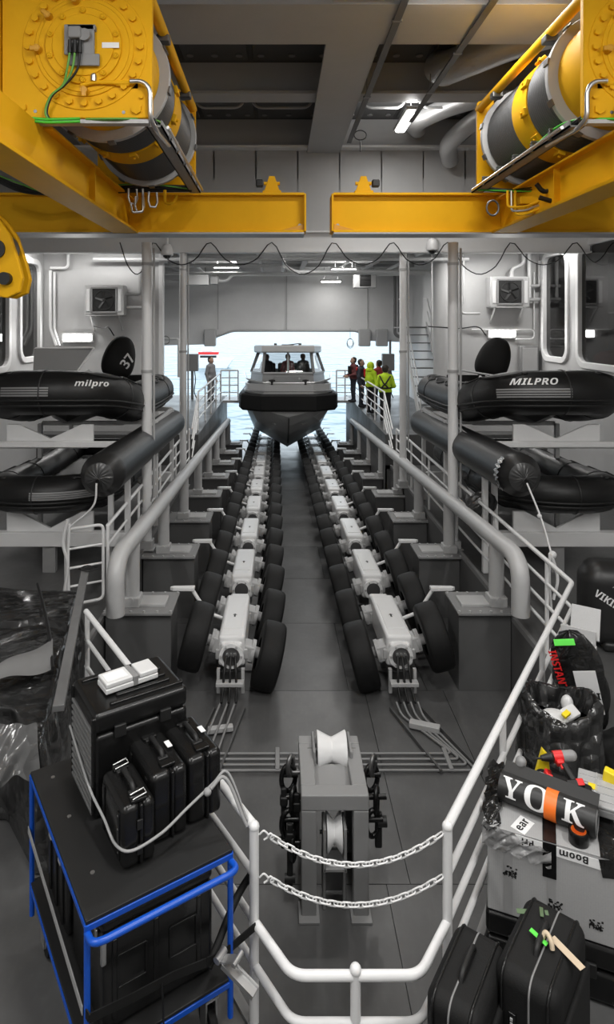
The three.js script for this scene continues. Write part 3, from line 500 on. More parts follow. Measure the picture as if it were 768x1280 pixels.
function winch(s, cx, label) {                                          // s: side of the plate that faces the slip centre
  const t = thing('winch', label, 'winch', [cx, 5.99, -6.5]); const X = (x) => s * x, ay = .70, L = 3.5;
  const plate = (z, th) => ext(rrect(1.5, 1.36, .05, 3, X(-.05), .68), th, .006).translate(0, 0, z);
  const fp = part(t, 'front_plate', plate(-.06, .06), M.yellow);
  part(t, 'rear_plate', plate(-L, .05), M.yellow);
  parts(t, 'side_web', [slab(X(-.86), X(-.82), -.02, 1.5, .1, -.5), slab(X(-1.15), X(-.82), -.02, 1.5, .09, .12)], M.yellow);
  const dx = X(.03), disc = (r0, r1, z0, z1, n = 40) => tf(flat(lathe([[r1, z0], [r1, z1 - .008], [r1 - .008, z1], [r0, z1], [r0, z0]], n)), dx, ay, 0, R(90));
  part(fp, 'flange_ring', [disc(.40, .63, 0, .02), disc(.36, .50, 0, .035), disc(.30, .46, 0, .045)], M.yellow);
  part(fp, 'bearing_cover', [disc(.001, .385, 0, .07), disc(.001, .31, .06, .085)], M.yellow);
  for (let i = 0; i < 24; i++) { const a = i / 24 * 2 * Math.PI; part(fp, 'bolt', bolt(.036, .035, dx + Math.cos(a) * .565, ay + Math.sin(a) * .565, .035, [R(90), 0, 0]), M.yellow); }
  for (let i = 0; i < 10; i++) { const a = (i + .5) / 10 * 2 * Math.PI; part(fp, 'cover_bolt', [tf(flat(lathe([[.014, 0], [.014, .02], [.03, .02], [.03, 0]], 12)), dx + Math.cos(a) * .345, ay + Math.sin(a) * .345, .07, R(90)), cyl(.013, .013, .03, dx + Math.cos(a) * .345, ay + Math.sin(a) * .345, .075, [R(90), 0, 0], 6)], M.yellow); }
  for (const a of [100, 140, 185, 272]) part(fp, 'eye_boss', [cyl(.035, .045, .1, dx + Math.cos(R(a)) * .455, ay + Math.sin(R(a)) * .455, .06, [R(90), 0, 0], 12), bx(.05, .1, .03, dx + Math.cos(R(a)) * .475, ay + Math.sin(R(a)) * .475, .1, .01, [0, 0, R(a + 90)])], M.yellowDark);
  for (const [px, py, r] of [[-.72, .1, .045], [-.6, .1, .05], [.55, .08, .055], [.6, .2, .02], [.52, 1.25, .03]]) part(fp, 'bolt', bolt(r, .035, X(px), py, .015), M.yellow);
  for (const [px, py] of [[-.47, .06], [.42, .05], [.6, .2]]) part(fp, 'plug', cyl(.018, .018, .01, X(px), py, .004, [R(90), 0, 0], 10), M.darkSteel);
  part(fp, 'name_plate', bx(.17, .055, .004, dx + X(.28), ay - .01, .09, 0), M.sticker, 'small white printed name plate');
  part(fp, 'label_plate', bx(.13, .06, .004, X(.5), .32, .004, 0), M.lightGrey, 'small grey type plate');
  part(fp, 'grease_pipe', [pipe([[dx - .02, .3, .06], [dx + X(.12), .33, .07], [X(.35), .33, .05], [X(.52), .33, .04]], .022, .04), bx(.14, .06, .05, X(.42), .33, .03, .01)], M.yellow);
  part(fp, 'vent_cap', [cyl(.03, .03, .05, dx + X(.11), .36, .08), sph(.028, dx + X(.11), .39, .08)], M.steel);
  part(fp, 'conduit', pipe([[X(.5), .34, .07], [X(.63), .34, .07], [X(.7), .26, .07], [X(.7), -.03, .07], [X(.73), -.1, -.1], [X(.74), -.06, -.8]], .024, .07), M.steel, 'bright bent steel conduit');
  // junction bracket with cables
  const br = part(t, 'junction_bracket', [bx(.3, .3, .03, dx - .02, ay + .03, .12, .01), bx(.3, .12, .03, dx + .03, ay - .17, .12, .01), bx(.28, .06, .07, dx, ay + .15, .1, .01)], M.midGrey, 'grey metal junction bracket');
  part(br, 'sensor', [bx(.13, .12, .08, dx - .05, ay + .08, .16, .02), cyl(.06, .06, .06, dx + .04, ay + .06, .15, [R(90), 0, 0])], M.midGrey);
  parts(br, 'cable_gland', [-.1, -.05, 0].flatMap((k) => [cyl(.017, .017, .07, dx + k, ay - .03, .17), cyl(.02, .02, .06, dx + k, ay - .09, .17)]), M.black);
  [-.1, -.05, 0].forEach((k, i) => part(br, 'cable', spline([[dx + k, ay - .12, .17], [dx + k - .03, ay - .28, .16], [dx - .16 + k * .2, ay - .42, .13], [dx - .3 + k * .12, ay - .52, .1], [dx - .36 + k * .15, ay - .68, .07], [dx - .32 + k * .1, ay - .76, .07]], .012, 6, 30), i < 2 ? M.cableGreen : M.black));
  // drum
  const dr = new THREE.Group(); dr.name = 'drum'; dr.position.set(dx, ay, 0); t.add(dr);
  const ring = (r0, r1, z0, z1, n = 56) => tf(flat(lathe([[r0, z0], [r1 - .01, z0], [r1, z0 + .01], [r1, z1 - .01], [r1 - .01, z1], [r0, z1]], n)), 0, 0, 0, R(90));
  part(dr, 'barrel', [tf(flat(lathe([[.5, -3.4], [.5, -.1]], 40)), 0, 0, 0, R(90)), ring(.3, .62, -.72, -.12), ring(.3, .6, -3.42, -3.12)], M.yellow);
  part(dr, 'flange', ring(.4, .735, -.80, -.72), M.lightGrey, 'pale grey drum flange'); part(dr, 'flange', ring(.4, .735, -3.12, -3.04), M.lightGrey, 'pale grey drum flange');
  const coil = (z0, z1) => { const n = Math.round((z1 - z0) / .044), prof = []; for (let i = 0; i < n; i++) for (const k of [-.5, -.25, 0, .25]) prof.push([.642 + .026 * Math.cos(k * Math.PI) ** .5, z0 + (i + .5 + k) * (z1 - z0) / n]); prof.push([.64, z1]); return tf(flat(lathe(prof.map(([a, b]) => [Number.isFinite(a) ? a : .645, b]), 48)), 0, 0, 0, R(90)); };
  part(dr, 'wire_rope', coil(-1.5, -.82), M.wireRope, 'dark wire rope wound in neat turns'); part(dr, 'wire_rope', coil(-3.02, -2.02), M.wireRope, 'dark wire rope wound in neat turns');
  part(dr, 'divider', [ring(.4, .675, -2.0, -1.52)], M.yellow, 'yellow drum divider');
  for (let i = 0; i < 12; i++) { const a = i / 12 * 2 * Math.PI + .2; part(dr, 'rope_clamp', tf(mergeGeometries([flat(bx(.1, .05, .16, 0, .69, -1.58, .012)), flat(bolt(.02, .03, 0, .72, -1.58, [0, 0, 0]))]), 0, 0, 0, 0, 0, a), M.yellow); }
  for (const z of [-.76, -3.08]) for (let i = 0; i < 10; i++) part(dr, 'flange_clip', tf(flat(bx(.08, .025, .11, 0, .745, z, .005)), 0, 0, 0, 0, 0, i / 10 * 2 * Math.PI + .1), M.darkSteel);
  // tie tubes, cable tray
  part(t, 'tie_tube', bar([X(.66), 1.25, -.06], [X(.66), 1.25, -L], .062, 16), M.yellow); part(t, 'tie_tube', bar([X(-.58), -.04, -.06], [X(-.58), -.04, -L], .055, 16), M.yellow); part(t, 'tie_tube', bar([X(-.75), 1.25, -.06], [X(-.75), 1.25, -L], .062, 16), M.yellow);
  parts(t, 'tube_clamp', [.9, 2.7].map((z) => bx(.16, .09, .14, X(.66), 1.18, -z, .02)), M.darkSteel);
  part(t, 'cable_tray', [slab(X(.62), X(.78), -.05, -.03, -.15, -L), slab(X(.62), X(.635), -.05, .02, -.15, -L), slab(X(.765), X(.78), -.05, .02, -.15, -L)], M.midGrey);
  parts(t, 'hose', [bar([X(.66), 0, -.1], [X(.66), 0, -L], .022, 8), bar([X(.70), .01, -.1], [X(.70), .01, -L], .022, 8), bar([X(.645), .05, -.1], [X(.645), .05, -L], .022, 8)], M.black, 'black hoses laid in the tray');
  parts(t, 'green_cable', [0, 1, 2].map((k) => spline([[X(.05), -.04 + k * .006, .02 + k * .01], [X(.45), -.03, .03 + k * .012], [X(.68 + k * .018), .045, -.25], [X(.68 + k * .018), .05, -1.2], [X(.665 + k * .02), .045, -2.2], [X(.66 + k * .02), .045, -L]], .011, 6, 40)), s < 0 ? M.green : M.cableGreen, 'green cables');
  part(t, 'channel', slab(X(-.6), X(.68), -.07, -.03, .04, -.06), M.lightGrey);
  parts(t, 'clip', [.6, 1.1, 1.7, 2.3, 2.9].flatMap((z) => [bx(.2, .025, .04, X(.7), .06, -z, .004), bx(.03, .1, .05, X(.79), -.01, -z, .005)]), M.darkSteel);
  part(t, 'side_rod', [bar([X(.83), -.04, -.2], [X(.83), -.04, -L + .2], .018, 8)], M.steel);
  return t;
}
winch(1, -1.97, 'yellow winch drum with grey junction bracket on its front plate above the trolley side');
winch(-1, 3.79, 'yellow winch drum with bright green cable run along its tray');
// hanging gear under the winches
{
  const t = thing('hook_block', 'yellow hook block plates with a black pin hanging under the winch beam', 'hook', P(2, 330, 7.2));
  const sh = [[-.16, .62], [-.02, .5], [.1, .32], [.2, .02], [.245, -.16], [.21, -.31], [.08, -.37], [-.1, -.34], [-.25, -.2], [-.3, .1], [-.3, .62]];
  part(t, 'cheek_plate', ext(sh, .05, .012), M.yellow); part(t, 'cheek_plate', ext(sh, .05, .012).translate(0, 0, -.22), M.yellow);
  part(t, 'pin', [cyl(.07, .07, .42, .08, -.17, -.07, [R(90), 0, 0]), cyl(.11, .11, .05, -.04, .16, .06, [R(90), 0, 0])], M.black); part(t, 'sheave', cyl(.2, .2, .1, -.05, .16, -.08, [R(90), 0, 0], 28), M.darkSteel);
  part(t, 'hanger', bx(.26, 1.1, .08, -.24, 1.1, -.1, .01), M.yellow);
  const k = thing('shackle_cluster', 'bright steel shackles hanging under the winch beside the white pole', 'shackle', P(166, 246, 9.6));
  for (const [x, y] of [[0, 0], [.1, -.12], [.3, -.05]]) part(k, 'shackle', tf(sweep([V3(-.06, .12, 0), V3(-.07, -.02, 0), V3(-.04, -.1, 0), V3(.04, -.1, 0), V3(.07, -.02, 0), V3(.06, .12, 0)], .018, 8), x, y, 0, 0, .5), M.steel);
  part(k, 'pipe', pipe([[.15, .12, 0], [.15, -.22, 0], [.0, -.24, .05], [-.02, -.1, .05]], .02, .04), M.steel); part(k, 'hook', pipe([[.48, .1, 0], [.48, -.1, 0], [.6, -.1, 0], [.66, .02, 0]], .025, .08), M.yellow);
  const v = thing('valve_block', 'yellow hydraulic valve block with bent pipes and black hose beside the long beam', 'valve', P(652, 258, 8.6));
  part(v, 'manifold', [bx(.24, .1, .16, .08, .07, 0, .01), bx(.2, .1, .14, .04, -.06, 0, .01)], M.yellow);
  for (let i = 0; i < 3; i++) part(v, 'pipe', pipe([[-.2 + i * .05, .2, .05], [-.2 + i * .05, -.02 - i * .05, .05], [.02, -.02 - i * .05, .08], [.2, .05 - i * .05, .08]], .017, .05), i === 1 ? M.steel : M.yellow);
  part(v, 'hose', spline([[.2, .1, .1], [.38, .05, .12], [.5, .12, .1], [.46, .22, .05], [.3, .2, 0], [.2, .3, 0]], .032, 8, 30), M.black); part(v, 'gauge_ring', sweep(Array.from({ length: 18 }, (_, i) => V3(-.38 + .08 * Math.cos(i / 9 * Math.PI), -.02 + .1 * Math.sin(i / 9 * Math.PI), 0)), .014, 6, { closed: true }), M.darkSteel);
  const c = thing('cable_run', 'dark cable bundle along the edge of the cross beam under the bracket winch', 'cable'), q = [P(-20, 215, 9.2), P(25, 236, 9.4), P(60, 240, 9.6), P(120, 239, 9.7), P(180, 236, 9.75), P(240, 236, 9.8)];
  parts(c, 'cable', [0, 1, 2].map((i) => spline(q.map((p, j) => p.clone().add(V3(0, (i - 1) * .03, i * .02 + Math.sin(j * 3 + i) * .02))), .022, 6, 40)), M.black); part(c, 'green_cable', spline(q.map((p, j) => p.clone().add(V3(0, .03 + .05 * Math.sin(j * 2.2), .07))), .012, 6, 50), M.cableGreen);
  const e = thing('cable_run', 'dark cable bundle along the edge of the cross beam beside the valve block', 'cable'), w = [P(596, 236, 9.8), P(640, 240, 9.6), P(690, 232, 8.6), P(730, 224, 7.9), P(790, 210, 7.0)];
  parts(e, 'cable', [0, 1].map((i) => spline(w.map((p, j) => p.clone().add(V3(0, i * .03, Math.sin(j * 3 + i) * .02))), .02, 6, 40)), M.black); part(e, 'green_cable', spline(w.map((p, j) => p.clone().add(V3(0, -.03 + .04 * Math.sin(j * 2.2), .06))), .012, 6, 50), M.green);
  const g = thing('cable_run', 'green and yellow cables leaving the winch front plate past the hook block', 'cable'), gp = [P(-15, 166, 6.35), P(12, 160, 6.38), P(35, 152, 6.38), P(60, 153, 6.38), P(100, 152, 6.38)];
  parts(g, 'green_cable', [0, 1].map((i) => spline(gp.map((p) => p.clone().add(V3(0, i * .03, 0))), .014, 6, 30)), M.green);
}
// ------------------------------------------------------------------ the boat on the slip
{
  const t = thing('cabin_boat', 'grey cabin boat with thick black bow fender resting on the roller rows', 'boat', [.42, 0, -23.7]); t.rotation.x = -Math.atan(SL) * .6;
  const SEC = [[0, .50, .5, .63, .92], [.5, .1, .92, .47, 1.42], [1.2, -.3, 1.2, .22, 1.66], [2.2, -.72, 1.32, .0, 1.74], [4, -1.2, 1.4, -.4, 1.76], [8, -1.3, 1.42, -.5, 1.76]];
  const ring = ([z, k, cw, cy, b]) => [[-b, 1.42], [-b, .78], [-cw, cy], [0, k], [cw, cy], [b, .78], [b, 1.42]].map(([x, y]) => V3(x, y, -z));
  const pos = []; const quad = (a, b, c, d) => { for (const q of [a, b, c, a, c, d]) pos.push(q.x, q.y, q.z); };
  for (let i = 0; i < SEC.length - 1; i++) { const A = ring(SEC[i]), B = ring(SEC[i + 1]); for (let k = 0; k < 6; k++) quad(A[k], A[k + 1], B[k + 1], B[k]); }
  { const A = ring(SEC[0]); for (let k = 1; k < 5; k++) for (const q of [A[0], A[k + 1], A[k]]) pos.push(q.x, q.y, q.z); for (const q of [A[0], A[6], A[5]]) pos.push(q.x, q.y, q.z); const Z = ring(SEC[5]); for (let k = 1; k < 6; k++) for (const q of [Z[0], Z[k], Z[k + 1]]) pos.push(q.x, q.y, q.z); }
  const hg = new THREE.BufferGeometry(); hg.setAttribute('position', new THREE.Float32BufferAttribute(pos, 3)); hg.computeVertexNormals();
  const hm = mat('boatGrey', .5, .4, { map: tPaint, side: THREE.DoubleSide }), dk = mat('boatDark', .25, .45, { map: tPaint }); mat('boatWin', .55, .03, { transmission: 1, thickness: 0, ior: 1.5 });
  const hull = part(t, 'hull', hg, hm);
  part(hull, 'stem_bar', [beam([0, .5, .02], [0, .08, -.5], .05, .1), beam([0, .08, -.5], [0, -.3, -1.2], .05, .1), beam([0, -.3, -1.2], [0, -.74, -2.2], .06, .1)], M.darkGrey);
  parts(hull, 'spray_strip', [-1, 1].flatMap((s) => [beam([s * .5, .18, -.55], [s * .9, .2, -1.25], .05, .04), beam([s * .9, .2, -1.25], [s * 1.0, .05, -3], .05, .04)]), M.lightGrey);
  const plan = (o) => [[-.95 - o * .4, .05 + o], [.95 + o * .4, .05 + o], [1.68 + o, -.62 + o * .4], [1.78 + o, -1.2], [1.78 + o, -6], [-1.78 - o, -6], [-1.78 - o, -1.2], [-1.68 - o, -.62 + o * .4]];
  part(t, 'bow_fender', tf(ext(plan(.06).map(([x, y]) => [x, y]), .50, .07, [plan(-.3)]), 0, 1.28, 0, Math.PI / 2), M.rubber, 'thick black rubber fender');
  part(t, 'deck', tf(ext(plan(-.05), .05), 0, 1.45, 0, Math.PI / 2), dk);
  part(t, 'bulwark', tf(ext(plan(-.12), .24, 0, [plan(-.18)]), 0, 1.7, 0, Math.PI / 2), hm);
  part(t, 'bow_rail', pipe([[-1.75, 2.05, -2.3], [-1.6, 1.86, -.9], [-.95, 1.74, -.1], [.95, 1.74, -.1], [1.6, 1.86, -.9], [1.75, 2.05, -2.3]], .035, .3, 10), M.steel);
  for (const s of [-1, 1]) part(t, 'bollard', [cyl(.05, .05, .2, s * .62, 1.78, -.1), bar([s * .62 - .12, 1.84, -.1], [s * .62 + .12, 1.84, -.1], .035)], M.black);
  // cabin
  const zf = -1.55, lower = [[-1.02, zf], [1.02, zf], [1.55, zf - 1.3], [1.6, zf - 5], [-1.6, zf - 5], [-1.55, zf - 1.3]], mid = [[-1.0, zf - .05], [1.0, zf - .05], [1.5, zf - 1.3], [1.55, zf - 5], [-1.55, zf - 5], [-1.5, zf - 1.3]], up = [[-.92, zf - .22], [.92, zf - .22], [1.22, zf - 1.3], [1.25, zf - 5], [-1.25, zf - 5], [-1.22, zf - 1.3]];
  const Y0 = 1.42, Y1 = 2.06, Y2 = 2.86, pt = (q, y, k) => V3(q[k % 6][0], y, q[k % 6][1]);
  const wall = []; for (let k = 0; k < 6; k++) { const a = pt(lower, Y0, k), b = pt(lower, Y0, k + 1), c = pt(mid, Y1, k + 1), d = pt(mid, Y1, k); for (const q of [a, c, b, a, d, c]) wall.push(q.x, q.y, q.z); }
  const wg = new THREE.BufferGeometry(); wg.setAttribute('position', new THREE.Float32BufferAttribute(wall, 3)); wg.computeVertexNormals();
  const cm = mat('boatCabin', .24, .45, { map: tPaint, side: THREE.DoubleSide });
  const cab = part(t, 'cabin_side', wg, cm);
  parts(cab, 'pillar', [0, 1, 2, 3, 4, 5].map((k) => beam(pt(mid, Y1, k), pt(up, Y2, k), k < 2 ? .09 : .1, .1)).concat([beam(V3(0, Y1, zf - .06), V3(0, Y2, zf - .23), .08, .06)]), cm);
  part(cab, 'sill', [beam(pt(mid, Y1, 0), pt(mid, Y1, 1), .06, .06), beam(pt(mid, Y1, 1), pt(mid, Y1, 2), .06, .06), beam(pt(mid, Y1, 5), pt(mid, Y1, 0), .06, .06)], M.lightGrey);
  const pane = (k, k2) => { const a = pt(mid, Y1 + .02, k), b = pt(mid, Y1 + .02, k2), c = pt(up, Y2 - .02, k2), d = pt(up, Y2 - .02, k), g = new THREE.BufferGeometry(), o = []; for (const q of [a, b, c, a, c, d]) o.push(q.x, q.y, q.z); g.setAttribute('position', new THREE.Float32BufferAttribute(o, 3)); g.computeVertexNormals(); return g; };
  part(t, 'windscreen', pane(0, 1), M.boatWin); part(t, 'side_window', pane(1, 2), M.boatWin); part(t, 'side_window', pane(5, 0), M.boatWin); part(t, 'side_window', pane(2, 3), M.boatWin); part(t, 'side_window', pane(4, 5), M.boatWin);
  const rf = part(t, 'roof', [tf(ext([[-1.0, .12 - zf * 0], [1.0, .12], [1.34, -1.1], [1.36, -5.1], [-1.36, -5.1], [-1.34, -1.1]], .2, .05), 0, Y2 + .24, zf - .22, Math.PI / 2)], M.boatGrey);
  part(rf, 'aerial_base', [bx(.5, .05, .3, 0, Y2 + .3, zf - 1, .02), bx(.12, .1, .12, -.5, Y2 + .32, zf - .9, .02), bx(.12, .1, .12, .5, Y2 + .32, zf - .9, .02), bar([-.3, Y2 + .27, zf - .9], [.5, Y2 + .36, zf - .9], .02, 6)], M.darkGrey);
  part(t, 'front_hatch', [bx(1.1, .42, .04, 0, 1.74, zf + .02, .015)], cm); part(t, 'hatch_catch', [bx(.06, .08, .03, .44, 1.84, zf + .05, .01), bx(.06, .08, .03, .44, 1.64, zf + .05, .01)], M.lightGrey);
  for (const s of [-1, 1]) part(t, 'headlight', sph(.09, s * .8, 1.66, zf + .04, 1.2, .8, .4), M.whitePaint, 'white oval headlight');
  parts(t, 'cabin_seat', [-.7, -.2, .3, .75].map((x) => bx(.4, .9, .3, x, 1.95, zf - 2.4, .08)), M.blackFabric);
  part(t, 'dashboard', bx(1.8, .16, .4, 0, 1.88, zf - .5, .04), M.blackMatte);
}
// ------------------------------------------------------------------ rafts on their racks
const fontB = await new FontLoader().loadAsync('fonts/droid/droid_sans_bold.typeface.json'), fontS = await new FontLoader().loadAsync('fonts/droid/droid_serif_bold.typeface.json');
function text(str, size, depth = .002, font = fontB, seg = 3) { const g = new TextGeometry(str, { font, size, depth, curveSegments: seg }); g.computeBoundingBox(); const b = g.boundingBox; g.translate(-(b.max.x + b.min.x) / 2, -(b.max.y + b.min.y) / 2, 0); return flat(new TessellateModifier(Math.max(.012, size * .12), 5).modify(flat(g))); }
function raft(cx, keelY, dc, s, opt) {                                   // s = side of the hull that faces the slip (+1 or -1)
  const { label, half = .93, r = .35, mark, engine, screen, stripes, name = 'inflatable_boat' } = opt;
  const t = thing(name, label, 'boat', [cx, keelY, -dc]);
  const yS = .33, yB = opt.rise ?? .72;
  const ctrl = [[-half, yS, -2.55], [-half, yS, -1.8], [-half, yS, -.5], [-half, yS + .06, .8], [-half * .97, lerp(yS, yB, .55), 1.6], [-half * .72, lerp(yS, yB, .9), 2.16], [-half * .3, yB, 2.38], [half * .3, yB, 2.38], [half * .72, lerp(yS, yB, .9), 2.16], [half * .97, lerp(yS, yB, .55), 1.6], [half, yS + .06, .8], [half, yS, -.5], [half, yS, -1.8], [half, yS, -2.55]].map((p) => V3(...p));
  const crv = new THREE.CatmullRomCurve3(ctrl, false, 'centripetal'), N = 110, cp = crv.getSpacedPoints(N), LEN = crv.getLength();
  const rad = (q) => { const e = Math.min(q, 1 - q) * LEN; return e < .62 ? r * lerp(.34, 1, Math.sin(Math.min(1, e / .62) * Math.PI / 2)) : r; };
  part(t, 'tube', sweep(cp, rad, 24), M.hypalon);
  const frame = (L) => { const q = Math.max(0, Math.min(1, L / LEN)), c = crv.getPointAt(q), tg = crv.getTangentAt(q), up = V3(0, 1, 0).addScaledVector(tg, -tg.y).normalize(), out = tg.clone().cross(up).multiplyScalar(1); return { c, tg, up, out, r: rad(q) }; };
  const on = (L, a, e = 0) => { const f = frame(L); return f.c.clone().addScaledVector(f.up, Math.sin(a) * (f.r + e)).addScaledVector(f.out, Math.cos(a) * (f.r + e)); };   // a = angle above the outboard equator
  const bend = (g, L0, a0, dir) => { const p = g.attributes.position, c = V3(); for (let i = 0; i < p.count; i++) { const x = p.getX(i), y = p.getY(i), z = p.getZ(i); c.copy(on(L0 + dir * x, a0 + y / r, z)); p.setXYZ(i, c.x, c.y, c.z); } g.computeVertexNormals(); return g; };
  // bands where tube sections join, rubbing strakes, grab lines
  const bands = opt.bands ?? [1.2, 3.2, 4.3, LEN / 2, LEN - 4.3, LEN - 3.2, LEN - 1.2];
  for (const L of bands) { const pp = []; for (let i = 0; i <= 24; i++) pp.push(on(L, i / 24 * 2 * Math.PI, .002)); part(t, 'tube_band', sweep(pp.slice(0, 24), .012, 6, { closed: true }), M.hypalonMid); }
  for (const a of [-.25, -.5]) { const pp = []; for (let i = 0; i <= 80; i++) pp.push(on(lerp(.5, LEN - .5, i / 80), a, .002)); part(t, 'rubbing_strake', sweep(pp, .022, 6), M.blackMatte); }
  for (const sd of [0, 1]) { const pp = []; for (let i = 0; i <= 60; i++) { const L = lerp(.8, LEN / 2 - .5, i / 60); pp.push(on(sd ? LEN - L : L, 1.15 - .28 * Math.abs(Math.sin(i * Math.PI / 10)), .015)); } part(t, 'grab_line', sweep(pp, .013, 6), M.black); }
  const pats = []; for (let i = 0; i <= 6; i++) for (const sd of [0, 1]) { const L = lerp(.8, LEN / 2 - .5, i / 6); pats.push(sph(.045, ...on(sd ? LEN - L : L, 1.15, .0).toArray(), 1, .6, 1, 10)); } part(t, 'line_pad', pats, M.hypalonMid);
  // hull
  const secs = [[-1.9, 0, .68, .2], [-.5, 0, .7, .2], [.7, .02, .68, .24], [1.5, .12, .52, .36], [2.05, .3, .25, .5], [2.25, .42, .08, .55]];
  const hp = []; const qd = (a, b, c, d) => { for (const q of [a, b, c, a, c, d]) hp.push(q.x, q.y, q.z); };
  const rg = ([z, k, w, y]) => [V3(-w, y + .14, z), V3(-w, y, z), V3(0, k, z), V3(w, y, z), V3(w, y + .14, z)];
  for (let i = 0; i < secs.length - 1; i++) { const A = rg(secs[i]), B = rg(secs[i + 1]); for (let k = 0; k < 4; k++) qd(A[k], B[k], B[k + 1], A[k + 1]); }
  { const A = rg(secs[0]); for (let k = 1; k < 4; k++) for (const q of [A[0], A[k], A[k + 1]]) hp.push(q.x, q.y, q.z); }
  const hg = new THREE.BufferGeometry(); hg.setAttribute('position', new THREE.Float32BufferAttribute(hp, 3)); hg.computeVertexNormals();
  const hu = part(t, 'hull', hg, M.raftHull || mat('raftHull', .03, .3, { side: THREE.DoubleSide }));
  part(hu, 'keel_strip', secs.slice(0, -1).map((q, i) => beam([0, q[1] + .0, q[0]], [0, secs[i + 1][1] + .0, secs[i + 1][0]], .05, .03)), M.lightGrey);
  part(t, 'floor_board', bx(1.3, .04, 3.8, 0, .32, -.1, .01), M.blackMatte);
  part(t, 'transom', bx(1.3, .5, .07, 0, .42, -1.9, .02), M.blackMatte);
  if (opt.gear) { part(t, 'gear_bag', [bx(.5, .3, .7, -.2, .6, .2, .1, [0, .3, 0], 3), bx(.4, .26, .6, .3, .6, -.5, .1, [0, -.2, 0], 3), bx(.5, .34, .5, .1, .65, 1.0, .12, [0, .5, 0], 3)], M.blackFabric); part(t, 'paddle', [bar([-.45, .8, -1.4], [-.3, .82, .6], .02, 8), bar([-.2, .74, -.6], [.3, .86, 1.0], .018, 8)], M.lightGrey); }
  // outboard engine under a cover
  if (engine) {
    const e = new THREE.Group(); e.name = 'outboard_engine'; e.position.set(engine.x ?? 0, .62, engine.z ?? -1.35); e.rotation.set(R(-8), engine.turn ?? 0, engine.tilt ?? R(-14)); t.add(e);
    const gg = grid(28, 22, (u, v) => { const a = u * 2 * Math.PI, b = (v - .5) * Math.PI, w = Math.cos(b), y = Math.sin(b), k = 1 - .18 * y; const se = (q, n) => Math.sign(q) * Math.abs(q) ** n; return V3(.34 * se(Math.cos(a), .8) * se(w, .75) * k, .47 + .47 * se(y, .92), .26 * se(Math.sin(a), .8) * se(w, .75) * k); });
    part(e, 'engine_cover', gg, M.blackFabric, 'black fabric engine cover');
    part(e, 'bracket', [bx(.28, .25, .25, 0, -.08, 0, .04), bx(.4, .06, .1, 0, -.15, .08, .02), bar([-.2, -.1, .1], [.25, 0, .1], .02, 8)], M.blackMatte); part(e, 'fitting', [bx(.12, .05, .05, .16, -.02, .14, .01), bx(.05, .09, .04, -.14, -.03, .14, .01), cyl(.02, .02, .3, .22, .08, .05, [0, 0, R(60)], 8)], M.steel);
    if (engine.text) { const tg = text(engine.text, .2, .004, fontB, 3), p = tg.attributes.position; tg.rotateZ(R(68)); tg.translate(.2, .42, 0); for (let i = 0; i < p.count; i++) { const x = p.getX(i), y = p.getY(i), w = Math.max(0, 1 - ((y - .47) / .47) ** 2) ** .37, k = 1 - .18 * ((y - .47) / .47), ex = Math.min(.99, Math.abs(x) / (.34 * w * k)); p.setZ(i, .262 * w * k * (1 - ex ** 2.5) ** .4 + p.getZ(i)); } tg.computeVertexNormals(); part(e, 'number', tg, M.ropeWhite || mat('ropeWhite', .8, .6), 'white painted number'); }
    part(t, 'cover_cord', spline([[.0 + (engine.x ?? 0), 1.55, (engine.z ?? -1.35)], [-.05, 1.72, -1.5], [-.3, 1.7, -2.1], [-.8, 1.74, -3.0]], .014, 6, 20), M.black);
  }
  if (screen) { part(t, 'console_screen', [tf(ext([[-.5, 0], [.28, 0], [.55, .42], [-.5, .4]], .03, .006), screen[0], screen[1], screen[2], R(-8), R(4))], M.midGrey, 'grey trapezoid spray screen'); part(t, 'screen_edge', [pipe([[screen[0] + .28, screen[1] + .01, screen[2] + .03], [screen[0] + .56, screen[1] + .42, screen[2] - .02], [screen[0] - .5, screen[1] + .41, screen[2] - .02], [screen[0] - .5, screen[1], screen[2] + .03]], .018, .03)], M.whitePaint); }
  if (mark) { const g = text(mark.text, mark.size, .003, fontB, 3); g.applyMatrix4(new THREE.Matrix4().set(1, .28, 0, 0, 0, 1, 0, 0, 0, 0, 1, 0, 0, 0, 0, 1)).scale(.85, 1, 1); part(t, 'lettering', bend(g, mark.L < 0 ? LEN + mark.L : mark.L, mark.a, mark.dir), M.ropeWhite || mat('ropeWhite', .8, .6), 'white printed lettering'); }
  if (stripes) for (let k = 0; k < 4; k++) { const g = flat(new THREE.BoxGeometry(stripes.len, .024, .004, 24, 1, 1)); part(t, 'grip_stripe', bend(g, stripes.L, stripes.a - k * .11, 1), M.midGrey, 'pale grey moulded strip'); }
  t.userData.len = LEN; t.userData.halfLen = undefined; delete t.userData.len; delete t.userData.halfLen;
  return { t, on, LEN, frame };
}
const rackD = 10.15;
